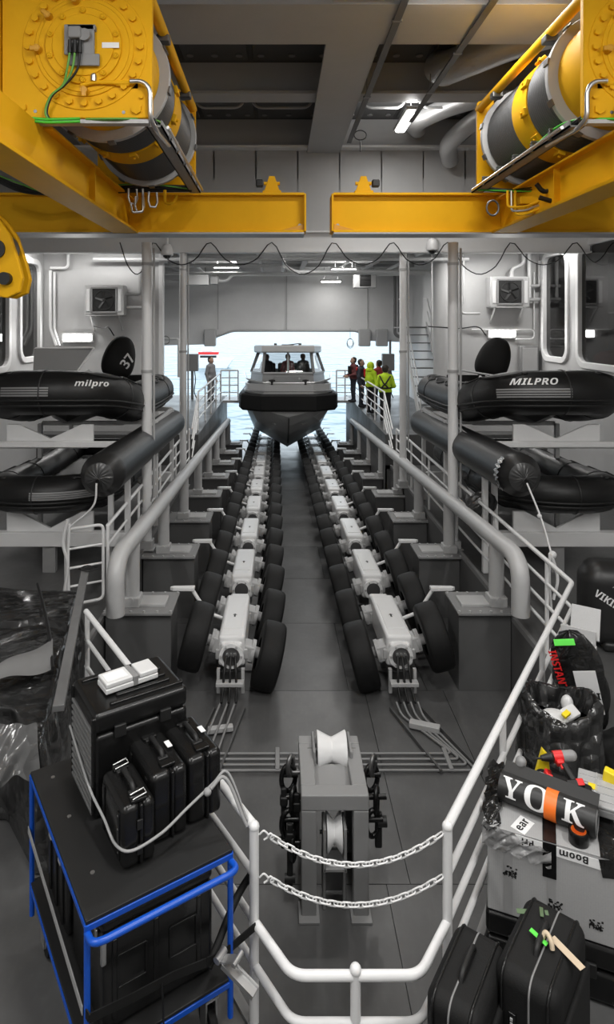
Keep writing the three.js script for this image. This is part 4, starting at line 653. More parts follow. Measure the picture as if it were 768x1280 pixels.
function rack(s, xin, cx, label) {
  const t = thing('raft_rack', label, 'rack'), xo = cx + s * 2.6, xi = xin, ft = (y) => y;
  const W = M.rackPaint || mat('rackPaint', .68, .4, { map: tPaint });
  for (const d of [rackD, 12.5, 14.4]) {
    part(t, 'top_bar', beam([xi, 2.02, -d], [d === rackD ? xo : xi + s * .75, 2.02, -d], .09, .09, .01), W);
    part(t, 'upright', bx(.085, 2.02, .085, xi, 1.01, -d, .01), W);
    if (d === rackD) { part(t, 'upright', bx(.085, 1.98, .085, cx - s * .9, 1.0, -d - .3, .01), W); part(t, 'upright', bx(.085, 1.98, .085, xo, 1.0, -d, .01), W); }
    else part(t, 'upright', bx(.085, 1.98, .085, cx + s * 1.0, 1.0, -d, .01), W);
    part(t, 'cross_tube', beam([cx - s * .6, 1.98, -d - .1], [cx + s * 1.0, 1.98, -d - .1], .08, .08, .01), W);
  }
  part(t, 'sill', slab(xi, xo, .42, .64, -rackD + .05, -rackD - .1, .01), W);
  part(t, 'sill', slab(xi, xo, .42, .62, -14.3, -14.45, .01), W);
  parts(t, 'sill_foot', [xi + s * .15, cx, xo - s * .15].map((x) => slab(x - .1, x + .1, 0, .42, -rackD, -rackD - .1)), M.midGrey);
  part(t, 'long_bar', [slab(xi - .03, xi + .03, 1.97, 2.05, -rackD, -14.4, .005)], W);
  for (const [y, h] of [[.64, .3], [2.06, .26]]) for (const d of [rackD + .05, 13.6]) part(t, 'cradle', tf(ext([[-.68, 0], [.68, 0], [.68, h], [.5, h], [0, .035], [-.5, h], [-.68, h]], .05, .004), cx, y, -d - .05), W);
}
rack(-1, -2.36, -3.6, 'pale grey raft rack of bars and sill on the side of the wrapped pallet');
rack(1, 3.27, 4.42, 'pale grey raft rack of bars and sill on the side of the stairs');
raft(-3.6, 2.12, 12.45, 1, { label: 'black inflatable boat with engine cover numbered 37 and grey screen on the rack top', mark: { text: 'milpro', size: .1, L: -4.95, a: .5, dir: 1 }, engine: { text: '37', tilt: R(-12), x: .1, turn: .15 }, screen: [-.25, .95, .9], gear: true, stripes: { len: .6, L: 5.35, a: .3 } });
raft(4.42, 2.12, 12.45, -1, { label: 'black inflatable boat with plain engine cover and white lettering on the rack top', mark: { text: 'MILPRO', size: .115, L: 5.15, a: .62, dir: 1 }, engine: { tilt: R(-22), turn: -.2, x: .05 }, gear: true, stripes: { len: .8, L: 5.15, a: .25 } });
raft(-3.75, .69, 12.5, 1, { label: 'black inflatable boat stowed under the raft with the grey screen', half: .82, r: .29, rise: .55, stripes: { len: .8, L: 5.8, a: .3 } });
raft(4.62, .69, 12.5, -1, { label: 'black inflatable boat stowed under the raft with white lettering beside the stairs', half: .82, r: .29, rise: .55 });
function roll(x, d0, d1, y0, y1, label, silver) {
  const t = thing('fender_roll', label, 'fender', [0, 0, 0]), r = .3, n = 40, pp = [];
  for (let i = 0; i <= n; i++) pp.push(V3(x, lerp(y0, y1, i / n), -lerp(d0, d1, i / n)));
  const L = d1 - d0; part(t, 'body', sweep(pp, (q) => { const e = Math.min(q, 1 - q) * L; return e < .16 ? r * (.62 + .38 * Math.sqrt(Math.max(0, 1 - (1 - e / .16) ** 2))) : r; }, 28), M.hypalonMid);
  const end = grid(40, 8, (u, v) => { const a = u * 2 * Math.PI, q = v * r * .66, w = .012 * Math.sin(a * 17 + v * 2) * Math.sin(v * Math.PI); return V3(x + Math.cos(a) * q, y0 + Math.sin(a) * q, -d0 + .05 * (1 - v * v) + w + .005); });
  part(t, 'tied_end', end, M.rollEnd || mat('rollEnd', .035, .3, { side: THREE.DoubleSide })); part(t, 'eye', sweep(Array.from({ length: 14 }, (_, i) => V3(x + .035 * Math.cos(i / 7 * Math.PI), y0 - .05 + .05 * Math.sin(i / 7 * Math.PI), -d0 + .09)), .012, 6, { closed: true }), M.black);
  if (silver) part(t, 'foil_patch', grid(6, 14, (u, v) => { const a = lerp(2.3, 3.9, v), q = r + .012 + .02 * Math.sin(v * 40 + u * 3); return V3(x + Math.cos(a) * q * 1, y0 + Math.sin(a) * q, -d0 - .12 - u * .14); }), M.foil || mat('foil', .6, .25, { metalness: .9, bump: tCrease, bumpScale: .02, side: THREE.DoubleSide }), 'crumpled silver patch');
  return t;
}
roll(-2.42, 8.75, 14.9, 1.83, 1.66, 'long black fender roll roped to the ladder gate', 0);
roll(3.34, 8.75, 14.9, 1.83, 1.66, 'long black fender roll with silver patch roped to the guard rail', 1);
{
  const a = solo('tie_rope', 'white rope hanging from the black fender roll to the ladder gate', 'rope', [spline([[-2.42, 1.78, -8.62], [-2.45, 1.5, -8.6], [-2.75, 1.22, -8.62], [-2.82, 1.15, -8.62]], .014, 6), spline([[-2.8, 1.3, -8.6], [-2.86, 1.0, -8.6], [-2.8, .7, -8.6], [-2.84, .35, -8.6]], .024, 6), spline([[-2.78, 1.25, -8.62], [-2.8, .8, -8.62], [-2.79, .3, -8.62]], .02, 6)], M.rope);
  const b = solo('tie_rope', 'white rope hanging knotted from the black fender roll to the guard rail', 'rope', [spline([[3.34, 1.78, -8.62], [3.37, 1.4, -8.2], [3.33, 1.14, -7.85]], .012, 6), spline([[3.3, 1.12, -7.75], [3.37, .85, -7.75], [3.32, .6, -7.75]], .02, 6), spline([[3.28, 1.15, -7.76], [3.28, .8, -7.77], [3.3, .45, -7.76]], .018, 6), sph(.045, 3.32, 1.13, -7.77), sph(.03, 3.36, 1.45, -8.26)], M.rope);
  const e = thing('silver_bag', 'crumpled silver foil bag hanging under the fender roll at the rack', 'bag', [3.3, 1.0, -10.3]);
  part(e, 'body', grid(18, 16, (u, v) => { const a = u * 2 * Math.PI, w = Math.sin(v * Math.PI) ** .5, n = .04 * Math.sin(a * 5 + v * 9) * Math.sin(v * 7 + a * 2); return V3((.24 + n) * Math.cos(a) * w - .1 + .1 * v, .45 * (v - .5) + n, (.13 + n) * Math.sin(a) * w); }), M.rollEnd); 
  for (const [x, d, lab] of [[3.12, 11.6, 'bundle of rope and rag tied at the white pole by the stairs side rack'], [-2.5, 11.4, 'bundle of rope and rag tied at the white pole by the trolley side rack']]) { const q = thing('rope_bundle', lab, 'rope', [x + .12, .75, -d]); part(q, 'bundle', [sph(.1, 0, .4, 0, 1, .8, 1), sph(.08, .08, .46, .05, 1, 1, .8), spline([[0, .4, .05], [.08, .2, .1], [.05, 0, .12], [.12, -.2, .12]], .05, 8), spline([[.05, .4, .0], [.14, .15, .1], [.1, -.1, .12]], .045, 8)], M.ropeGrey); }
}
// ------------------------------------------------------------------ loaded trolley
const TH = R(32.6), TA = AY(40, 965, 1.08), tx = V3(Math.cos(TH), 0, -Math.sin(TH)), tz = V3(Math.sin(TH), 0, Math.cos(TH));
const TL = (x, y, z) => TA.clone().setY(0).addScaledVector(tx, x).addScaledVector(tz, z).setY(y);       // trolley coordinates -> world
const inT = (p) => { const q = p.clone().sub(TA); return [q.dot(tx), p.y, q.dot(tz)]; };
{
  const W = .77, L = 1.2, H = 1.08, t = thing('platform_trolley', 'blue framed platform trolley with two black decks carrying black cases', 'trolley', [TA.x, 0, TA.z], TH);
  part(t, 'top_deck', bx(W + .016, .018, L + .016, W / 2, H - .009, L / 2, .003), M.blackMatte); part(t, 'lower_deck', bx(W + .016, .018, L + .016, W / 2, .387, L / 2, .004), M.blackMatte);
  const fr = (y) => [bx(.025, .03, L + .02, 0, y - .034, L / 2, .004), bx(.025, .03, L + .02, W, y - .034, L / 2, .004), bx(W, .03, .025, W / 2, y - .034, 0, .004), bx(W, .03, .025, W / 2, y - .034, L, .004)];
  part(t, 'top_frame', fr(H), M.blue); part(t, 'lower_frame', fr(.395), M.blue);
  for (const [x, z] of [[0, 0], [W, 0], [0, L], [W, L]]) part(t, 'leg', cyl(.016, .016, H - .2, x, (H + .16) / 2, z, [0, 0, 0], 12), M.blue);
  part(t, 'push_handle', pipe([[0, H - .06, L], [0, H - .05, L + .09], [W, H - .05, L + .09], [W, H - .06, L]], .017, .07, 12), M.blue);
  parts(t, 'deck_screw', [[.1, .12], [.1, .95], [.66, .12], [.1, .5]].map(([x, z]) => cyl(.012, .012, .006, x, H + .0, z, [0, 0, 0], 10)).concat([cyl(.012, .012, .006, .06, .395, L - .1, [0, 0, 0], 10)]), M.steel);
  for (const [x, z] of [[.07, .12], [W - .07, .12], [.07, L - .12], [W - .07, L - .12]]) { const w = part(t, 'wheel', cyl(.085, .085, .04, x, .087, z, [0, 0, R(90)], 24), M.rubber); part(w, 'hub', cyl(.04, .04, .045, x, .087, z, [0, 0, R(90)], 16), M.lightGrey); part(t, 'fork', [bx(.012, .17, .07, x - .03, .15, z, .003), bx(.012, .17, .07, x + .03, .15, z, .003), bx(.08, .012, .09, x, .235, z), cyl(.03, .03, .13, x, .3, z)], M.steel); }
  solo('edge_strap', 'grey webbing strap stretched along the trolley side between its blue legs', 'strap', beam(TL(-.02, .72, -.01), TL(-.022, .66, L + .0), .006, .045, .002), M.ropeGrey);
}
function peli(name, label, cx, cz, w, h, d, y, o = {}) {                   // hard case standing on the trolley; w across, d along
  const t = thing(name, label, 'case', TL(cx, y, cz), TH + (o.turn || 0), o.group), seam = o.seam ?? .5, g = .006;
  if (o.flat) { part(t, 'base', bx(w, h * (1 - seam) - g, d, 0, h * (1 - seam) / 2, 0, .03, [0, 0, 0], 3), M.blackPlastic); part(t, 'lid', bx(w, h * seam, d, 0, h * (1 - seam / 2), 0, .03, [0, 0, 0], 3), M.blackPlastic); }
  else { part(t, 'shell', bx(w * .56, h, d, -w * .22, h / 2, 0, .035, [0, 0, 0], 3), M.blackPlastic); part(t, 'lid', bx(w * .43, h, d, w * .285, h / 2, 0, .035, [0, 0, 0], 3), M.blackPlastic); part(t, 'seam_rim', bx(.02, h - .015, d + .012, w * .065, h / 2, 0, .01), M.blackPlastic); }
  return t;
}
// tall ribbed case
{
  const [fx, , fz] = inT(AY(118, 1027, 1.08)), w = .58, d = .46, h = .595, cx = fx + w / 2, cz = fz - d / 2;
  const t = peli('ribbed_case', 'tall black hard case with ribs painted pale as reflected light on the trolley top', cx, cz, w, h, d, 1.081, { flat: 1, seam: .2 });
  for (let i = 0; i < 13; i++) part(t, 'rib', bx(.018, .021, d - .05, -w / 2 - .004, .03 + i * .038, 0, .006), M.ribSheen || mat('ribSheen', .13, .3, {}));  // ribs paler than the black shell: reflected light put into their colour
  for (const z of [-.16, -.05, .03, .1, .17]) part(t, 'lid_ridge', bx(z < -.1 || z > .15 ? .46 : .34, .022, .028, z < -.1 ? -.02 : .05, h + .004, z, .008), M.blackPlastic);
  parts(t, 'corner_post', [-1, 1].map((s) => bx(.03, h - .04, .03, -w / 2 + .004, h / 2, s * (d / 2 - .02), .01)), M.blackPlastic);
  parts(t, 'latch', [-.14, .14].map((x) => bx(.07, .07, .02, x, h * .79, d / 2 + .006, .006)), M.blackMatte);
  const b = thing('white_box', 'white plastic twin box lying on the tall ribbed case', 'box', TL(cx - .01, 1.083 + h + .009, cz - .0), TH + R(3));
  part(b, 'lower_half', bx(.34, .032, .15, 0, .016, 0, .008, [0, 0, 0], 2), M.boxWhite || mat('boxWhite', .62, .4)); part(b, 'lid', bx(.17, .03, .145, -.082, .048, 0, .008, [0, 0, 0], 2), M.boxWhite); part(b, 'lid', bx(.12, .03, .145, .108, .048, 0, .008, [0, 0, 0], 2), M.boxWhite); part(b, 'paper_label', bx(.13, .002, .09, -.085, .064, 0), M.sticker, 'white paper label'); part(b, 'strap', bx(.035, .06, .152, .02, .03, 0, .005), M.midGrey);
}
// three carrying cases in a row
let peliZ = 0;
[[AY(153, 1093, 1.08), .185, .325, .35, 'silvery-edged black carrying case roped at the end of the row of three'], [null, .215, .37, .40, 'black carrying case with white tag in the middle of the row of three'], [null, .215, .37, .40, 'black carrying case with white tag at the rail end of the row of three']].reduce((x0, [p, w, h, d, label], k) => {
  const q = p ? inT(p) : null, fz = k === 0 ? q[2] : 0, z1 = k === 0 ? q[2] : [0, 1.0, .94][k], x = k === 0 ? q[0] : x0;
  if (k === 0) peliZ = z1; const zf = k === 0 ? z1 : peliZ - .02 * k - .06;
  const t = peli('carrying_case', label, x + w / 2, zf - d / 2, w, h, d, 1.081);
  part(t, 'handle', pipe([[0, h - .005, -.1], [0, h + .035, -.085], [0, h + .035, .075], [0, h - .005, .09]], .014, .03), M.blackMatte); parts(t, 'handle_mount', [-.1, .09].map((z) => bx(.06, .025, .03, 0, h + .006, z, .006)), M.blackMatte);
  for (const z of [-.14, .135]) { const l = part(t, 'latch', bx(.085, .018, .05, .005, h + .006, z, .006), M.blackPlastic); if (k === 0) part(l, 'latch_wire', sweep([V3(-.03, h + .02, z - .02), V3(.045, h + .03, z - .02), V3(.045, h + .03, z + .02), V3(-.03, h + .02, z + .02)], .004, 6), M.steel); }
  if (k) part(t, 'tag', bx(.03, .003, .06, .07, h + .016, -.0), M.sticker, 'white paper tag');
  for (const z of [-.12, .12]) part(t, 'side_rib', bx(.012, h - .08, .03, -w / 2 - .002, h / 2, z, .005), M.blackPlastic);
  if (k === 0) { parts(t, 'hinge', [.09, .22].flatMap((y) => [bx(.03, .05, .012, .0, y, d / 2 + .004, .003)]), M.blackMatte); parts(t, 'rivet', [.08, .2, .27].map((y) => sph(.008, -w / 2 - .002, y, d / 2 - .05)), M.steel); }
  return x + w + .008;
}, 0);
{
  const pz = [[140, 322], [165, 372], [200, 440], [232, 505], [275, 590], [316, 664], [400, 648], [480, 622], [560, 570], [600, 545], [672, 484]].map(([a, b]) => [30 + a / 2.56, 800 + b / 2.56]);
  const big = inT(AY(118, 1027, 1.08)), sm = inT(AY(153, 1093, 1.08)), w = [];
  w.push(TL(big[0] - .02, 1.40, big[2] - .44), TL(big[0] - .024, 1.33, big[2] - .2), TL(big[0] - .02, 1.26, big[2] + .0), TL(lerp(big[0], sm[0], .5) - .02, 1.24, lerp(big[2], sm[2], .5)), TL(sm[0] - .014, 1.2, sm[2] - .05), TL(sm[0] + .03, 1.195, sm[2] + .014), TL(sm[0] + .2, 1.21, sm[2] + .014), TL(sm[0] + .38, 1.25, sm[2] - .03), TL(sm[0] + .55, 1.31, sm[2] - .05), TL(sm[0] + .63, 1.34, sm[2] - .06), V3(-.17, 1.12, -3.62));
  solo('lashing_rope', 'grey braided rope lashed round the black cases on the trolley to the guard rail', 'rope', [spline(w, .0075, 8, 90), spline([TL(sm[0] + .52, 1.30, sm[2] - .03), TL(sm[0] + .6, 1.335, sm[2] - .03), V3(-.17, 1.1, -3.6)], .01, 8), sph(.022, ...TL(sm[0] + .5, 1.29, sm[2] - .03).toArray())], M.ropeGrey);
  // cases on the lower deck
  const a = peli('equipment_case', 'large black moulded case standing on the lower trolley deck', .40, .86, .62, .56, .52, .394, { flat: 1, seam: .12 });
  for (const x of [-.15, .13]) parts(a, 'panel_recess', [bx(.15, .012, .014, x, .36, .262, .003), bx(.15, .012, .014, x, .2, .262, .003), bx(.012, .16, .014, x - .075, .28, .262, .003), bx(.012, .16, .014, x + .075, .28, .262, .003)], M.blackPlastic);
  parts(a, 'latch', [bx(.03, .12, .025, -.3, .42, .27, .008), bx(.012, .07, .03, -.315, .46, .2, .004)], M.steel); part(a, 'handle', pipe([[-.1, .56, .16], [-.1, .585, .16], [.06, .585, .16], [.06, .56, .16]], .012, .02), M.blackMatte);
  for (const x of [-.24, -.02, .22]) part(a, 'moulded_rib', bx(.03, .4, .02, x, .25, .257, .008), M.blackPlastic);
  const b = peli('equipment_case', 'black case behind the large moulded case on the lower trolley deck', .38, .30, .6, .5, .44, .394, { flat: 1, seam: .15 });
  parts(b, 'latch', [bx(.02, .08, .05, -.305, .4, .1, .005), bx(.02, .08, .05, -.305, .4, -.12, .005)], M.lightGrey); for (const z of [-.14, 0, .14]) part(b, 'moulded_rib', bx(.02, .36, .04, -.302, .22, z, .008), M.blackPlastic);
  // ratchet strap
  const s = thing('ratchet_strap', 'black ratchet strap with steel buckle tied from trolley to the gate post', 'strap');
  const q = [TL(-.015, .66, 1.19), TL(.0, .645, 1.235), TL(.2, .63, 1.24), TL(.42, .62, 1.24), TL(.6, .60, 1.25), V3(-.3, .55, -3.42), V3(-.12, .58, -3.56)];
  part(s, 'webbing', q.slice(0, -1).map((p, i) => beam(p, q[i + 1], .006, .045)), M.blackFabric); part(s, 'webbing_loop', spline([V3(-.36, .55, -3.36), V3(-.22, .7, -3.62), V3(-.14, .78, -3.68)], .02, 6), M.blackFabric); part(s, 'tail', beam(TL(.36, .62, 1.245), TL(.37, .3, 1.25), .004, .03), M.blackFabric);
  const g = new THREE.Group(); g.name = 'ratchet'; g.position.copy(TL(.68, .60, 1.30)); g.rotation.set(R(8), R(-32), R(-16)); s.add(g);
  part(g, 'handle', [bx(.2, .014, .05, .1, 0, 0, .004), bx(.2, .03, .006, .1, .008, .026), bx(.2, .03, .006, .1, .008, -.026)], M.steel); part(g, 'pawl', [bx(.13, .012, .05, .02, .05, 0, .004, [0, 0, R(48)]), cyl(.02, .02, .07, -.03, .02, 0, [R(90), 0, 0]), cyl(.014, .014, .075, .06, .1, 0, [R(90), 0, 0])], M.steel);
  solo('floor_bag', 'small black bag lying on the deck beside the gate post', 'bag', bx(.22, .16, .5, -.3, .09, -3.15, .07, [0, R(20), 0], 3), M.blackFabric);
}
// ------------------------------------------------------------------ wrapped pallet
{
  const t = thing('wrapped_pallet', 'bulky load wrapped in crumpled glossy black plastic sheeting', 'wrapped load');
  const hsh = (x, y) => { const i = (((Math.round(y * 56) % 512) + 512) % 512) * 512 + (((Math.round(x * 56) % 512) + 512) % 512); return i; };
  const rid = (a) => 1 - Math.abs(2 * a - 1), sm = (a) => { a = Math.max(0, Math.min(1, a)); return a * a * (3 - 2 * a); };
  const f = (u, v) => {                                                  // u across from the right edge, v from near to far
    const U = u < .16 ? 0 : (u - .16) / .84, Vv = v < .14 ? 0 : (v - .14) / .86, d = lerp(4.66 + .5 * Math.min(1, U / .14), 7.55, Vv), xr = lerp(-1.72, -2.33, Vv), x = lerp(xr, -4.6, U);
    let y = .82 + .05 * Math.sin(U * 7 + Vv * 4); const n = n9[hsh(x + 9, d)] * .6 + n23[hsh(x + 9, d)] * .3; y += .16 * (rid(n9[hsh(x * .7 + 9, d * .7 + x * .3)]) - .6) + .04 * (rid(n23[hsh(x * .4 + 4, d * .5)]) - .5);
    if (Vv > .45 && Vv < .62) y -= .05;
    let ox = 0, oz = 0; if (u < .16) { const q = u / .16; y = lerp(.02, y, q ** .6); ox = .10 * (1 - q) + .03 * Math.sin(Vv * 40) * Math.sin(q * 3.1); } if (v < .14) { const q = v / .14; y = lerp(.02, y, q ** .6); oz = .10 * (1 - q) + .05 * Math.sin(U * 30) * Math.sin(q * 3.1); }
    if (v > .95) y = lerp(y, .02, sm((v - .95) / .05)); if (u > .97) y = .02;
    return V3(x + ox, y, -d + oz);
  };
  const tg = grid(96, 110, f); M.tarp.side = THREE.DoubleSide; M.tarpMatte.side = THREE.DoubleSide; part(t, 'plastic_sheet', tg, M.tarp);
  part(t, 'grey_sheet', grid(16, 8, (u, v) => { const p = AY(lerp(-12, 66, u), lerp(lerp(838, 797, u), lerp(852, 832, u) , v), 1.0); p.y = 1.0 + .025 * Math.sin(u * 6) + .02 * Math.sin(v * 5); return p; }), M.greySheet || mat('greySheet', .16, .6, { side: THREE.DoubleSide }), 'matte grey sheet');
  part(t, 'clear_film', grid(24, 30, (u, v) => { const p = AY(lerp(-10, 46, u) + v * 6 * u, lerp(905, 1000 - 30 * Math.sin(u * 3), v), lerp(.95, .72, v)); p.z += .006 * Math.sin(u * 17 + v * 10); p.y += .008 * Math.sin(u * 15 + v * 13); return p; }), M.film || mat('film', .09, .14, { side: THREE.DoubleSide, bump: tCrumple, bumpScale: .1 }), 'pale crumpled plastic film');
  part(t, 'band', spline([AY(47, 730, .99), AY(55, 760, .99), AY(63, 800, .98), AY(66, 835, .98)], .016, 6), M.black);
  const p = thing('wooden_plank', 'weathered grey wooden plank lying along the wrapped load', 'plank');
  const a = AY(106, 716, .99), b = AY(73, 886, .99); part(p, 'board', beam(a, b, .085, .05, .006), M.wood); part(p, 'cord', sweep(Array.from({ length: 20 }, (_, i) => V3(a.x + .11 * Math.cos(i / 10 * Math.PI) + .04, a.y + .05 + .01 * Math.sin(i), a.z + .07 * Math.sin(i / 10 * Math.PI))), .007, 6, { closed: true }), M.black);
}
// ------------------------------------------------------------------ box, suitcases and tools beside the gate
function suitcase(label, c, turn, w, h, d, o = {}) {
  const t = thing('suitcase', label, 'suitcase', c, turn);
  part(t, 'body', bx(w, h - .05, d, 0, .05 + (h - .05) / 2, 0, .07, [0, 0, 0], 4), M.blackFabric);
  for (const x of [-w / 2 + .045, w / 2 - .05]) { const loop = rrect(h - .06, d + .006, .07, 6).map(([a, b]) => V3(x, .05 + (h - .05) / 2 + a, b)); part(t, 'piping', sweep(loop, .008, 6, { closed: true }), M.blackPlastic); }
  if (o.zip) part(t, 'zip', sweep(rrect(h - .055, d + .008, .07, 6).map(([a, b]) => V3(o.zip, .05 + (h - .05) / 2 + a, b)), .005, 6, { closed: true }), M.midGrey);
  part(t, 'top_handle', [pipe([[0, h - .01, -.1], [0, h + .03, -.08], [0, h + .03, .08], [0, h - .01, .1]], .014, .03)], M.blackMatte);
  part(t, 'side_handle', [pipe([[0, h * .62, d / 2 - .005], [0, h * .6, d / 2 + .03], [0, h * .38, d / 2 + .03], [0, h * .36, d / 2 - .005]], .014, .03)], M.blackMatte);
  part(t, 'front_pocket', bx(.04, h * .7, d * .8, w / 2 + .005, h * .45, 0, .02, [0, 0, 0], 2), M.blackFabric);
  part(t, 'lock', [bx(.035, .09, .02, -w * .18, h * .72, d / 2 + .006, .004)], M.blackPlastic); parts(t, 'lock_dial', [0, 1, 2].map((k) => bx(.012, .012, .006, -w * .18, h * .72 - .025 + k * .022, d / 2 + .018)), M.lightGrey);
  for (const [x, z] of [[-1, -1], [1, -1], [-1, 1], [1, 1]]) part(t, 'wheel', cyl(.027, .027, .022, x * (w / 2 - .06), .027, z * (d / 2 - .06), [0, 0, R(90)], 14), M.rubber);
  return t;
}
{
  const th = R(-39), lz = V3(Math.sin(th), 0, Math.cos(th)), lx = V3(Math.cos(th), 0, -Math.sin(th));
  const back = AY(654, 1117, .76).setY(0), w = .31, d = .53, c = back.clone().addScaledVector(lx, w / 2 + .02).addScaledVector(lz, d / 2 - .02);
  const s1 = suitcase('black fabric suitcase with green and beige airline tag on its handle', c, th, w, .79, d, { zip: .02 });
  part(s1, 'luggage_tag', [bx(.018, .003, .09, -.05, .795, -.16, .001, [R(-12), R(20), 0]), bx(.03, .003, .16, -.09, .782, -.14, .001, [R(6), R(-62), 0])], M.tagGreen || mat('tagGreen', [.10, .16, .08], .5), 'dark green tag'); part(s1, 'luggage_tag', [bx(.035, .003, .19, .12, .80, .0, .001, [R(-4), R(62), R(6)]), spline([V3(.0, .80, .02), V3(.02, .84, .0), V3(.05, .83, .02), V3(.06, .80, .03)], .012, 6)], M.tagBeige || mat('tagBeige', [.62, .50, .36], .6), 'beige paper tag'); part(s1, 'luggage_tag', bx(.025, .004, .09, -.01, .815, .02, .001, [R(10), R(80), 0]), M.tagLime || mat('tagLime', [.12, .75, .08], .5), 'bright green tag');
  const c2 = AY(576, 1150, .71).setY(0).addScaledVector(lx, .15).addScaledVector(lz, .24); c2.x -= .01;
  suitcase('plain black fabric suitcase standing next to the white gate post', c2, th + R(4), .27, .75, .48, { zip: -.01 });
  // cardboard box on a flat case
  const bt = R(-22), bc = V3(1.72, 0, -4.06), bw = .72, bd = .56, bh = .5, y0 = .34;
  const k = thing('flat_case', 'black flat case lying under the cardboard box', 'case', bc, bt); part(k, 'base', bx(.74, .18, .58, 0, .095, 0, .03, [0, 0, 0], 2), M.blackPlastic); part(k, 'lid', bx(.74, .14, .58, 0, .265, 0, .03, [0, 0, 0], 2), M.blackPlastic); parts(k, 'latch', [-.2, .2].map((x) => bx(.08, .08, .02, x, .19, .295, .006)), M.blackMatte);
  const t = thing('cardboard_box', 'large grey cardboard box sealed with black and printed white tape', 'box', bc.clone().setY(y0), bt), Z = bd / 2;
  part(t, 'body', bx(bw, bh, bd, 0, bh / 2, 0, .008), M.card);
  part(t, 'lid_flap', bx(bw + .004, .006, bd * .49, 0, bh + .003, bd * .255, .002), M.card); part(t, 'lid_flap', bx(bw + .004, .006, bd * .49, 0, bh + .003, -bd * .255, .002), M.card);
  part(t, 'raised_flap', bx(.34, .01, .16, .16, bh + .05, -.17, .002, [R(8), 0, R(6)]), M.card);
  part(t, 'black_tape', [bx(.075, .2, .004, -.01, bh - .1, Z + .003), bx(.075, .004, .2, -.01, bh + .008, Z - .1)], M.blackPlastic, 'strip of black tape');
  part(t, 'black_tape', [bx(.1, .004, bd + .01, bw / 2 - .05, bh + .008, 0), bx(.004, .1, bd + .01, bw / 2 + .003, bh - .05, 0), bx(.1, .1, .004, bw / 2 - .05, bh - .05, Z + .003, 0, [0, 0, R(12)])], M.tapeGloss || mat('tapeGloss', .012, .2, { bump: tCrease, bumpScale: .02 }), 'crumpled black tape along the edge');
  part(t, 'black_tape', [grid(20, 6, (u, v) => V3(-bw / 2 + .02 + (v - .5) * .1 + .01 * Math.sin(u * 30), bh + .02 + .03 * Math.sin(u * 23 + v * 5) ** 2 - .09 * Math.max(0, u - .8) * 2, lerp(-.3, Z + .02, u)))], (M.tapeGloss.side = THREE.DoubleSide, M.tapeGloss), 'crumpled black tape along the edge');
  part(t, 'white_tape', [bx(.52, .055, .003, .06, bh - .035, Z + .0025, 0, [0, 0, R(-2)])], M.sticker, 'printed white tape');
  part(t, 'tape_print', [text('Boom', .042, .001).rotateZ(Math.PI).translate(.12, bh - .035, Z + .0045), text('ar', .04, .001).rotateZ(Math.PI).translate(.285, bh - .04, Z + .0045), text('Pri', .04, .001).rotateZ(Math.PI).translate(-.13, bh - .03, Z + .0045)], M.black, 'black upside-down lettering');
  const pr = []; seed = 99; for (const [x, y] of [[-.23, .27], [.02, .16], [.24, .12]]) for (let i = 0; i < 34; i++) { const q = rnd(); pr.push(bx(.004 + .01 * q, .005 + .012 * rnd(), .001, x + (rnd() - .5) * .075, y - .035 + .08 * q * rnd() , Z + .002)); } part(t, 'printed_mark', pr, M.black, 'small black printed skyline marks');
  part(t, 'old_tape', bx(.05, .48, .002, -.24 + .0, .25, Z + .001), M.cardDark || mat('cardDark', .28, .6)); part(t, 'old_tape', bx(.05, .48, .002, .0, .25, Z + .001), M.cardDark);
  part(t, 'clear_wrap', grid(40, 10, (u, v) => V3(lerp(-bw / 2 - .03, .0, u), bh + .03 - .14 * v * (1 - .3 * u) - .07 * u + .008 * Math.sin(u * 31 + v * 7), Z + .012 + .008 * Math.sin(u * 23 + v * 9) + .004 * Math.sin(v * 17 + u * 50))), M.clearWrap || mat('clearWrap', .55, .2, { side: THREE.DoubleSide, bump: tCrease, bumpScale: .05, transmission: .6, thickness: 0 }), 'crumpled clear plastic wrap');
  part(t, 'paper_scrap', bx(.09, .002, .13, -.16, bh + .008, .2, 0, [0, R(-25), 0]), M.sticker, 'printed paper scrap'); part(t, 'scrap_print', text('ear', .05, .001).rotateX(-Math.PI / 2).rotateY(R(65)).translate(-.16, bh + .01, .2), M.black);
  const B = (x, y, z) => { const p = V3(x, 0, z).applyAxisAngle(V3(0, 1, 0), bt).add(bc); p.y = y0 + bh + .006 + y; return p; };
  // rolled banner
  const rl = thing('rolled_banner', 'rolled black banner with white letters held by orange tape on the cardboard box', 'banner', B(-.02, .085, .07), bt + R(-12)), rr = .082, len = .56;
  part(rl, 'roll', [cyl(rr, rr, len, 0, 0, 0, [0, 0, R(90)], 36)], M.banner || mat('banner', .012, .45)); part(rl, 'inner_turn', [sweep(Array.from({ length: 40 }, (_, i) => V3(len / 2 + .002, Math.cos(i * .45) * (.075 - i * .0011), Math.sin(i * .45) * (.075 - i * .0011))), .0025, 4)], M.midGrey);
  part(rl, 'loose_flap', grid(12, 5, (u, v) => V3(lerp(-len / 2, len / 2, u), lerp(.06, .092, v), lerp(-.045, -.12, v) - .01)), (M.banner.side = THREE.DoubleSide, M.banner));
  const wrapT = (g, a0) => { const p = g.attributes.position; for (let i = 0; i < p.count; i++) { const a = a0 + p.getY(i) / rr, q = rr + .0008 + p.getZ(i); p.setXYZ(i, p.getX(i), Math.sin(a) * q, Math.cos(a) * q); } g.computeVertexNormals(); return g; };
  for (const [ch, x, sz] of [['Y', -.2, .12], ['O', -.05, .15], ['K', .16, .125]]) part(rl, 'letter', wrapT(text(ch, sz, .001, fontS, 8).translate(x, 0, 0), R(38)), M.ropeWhite, 'white printed letter');
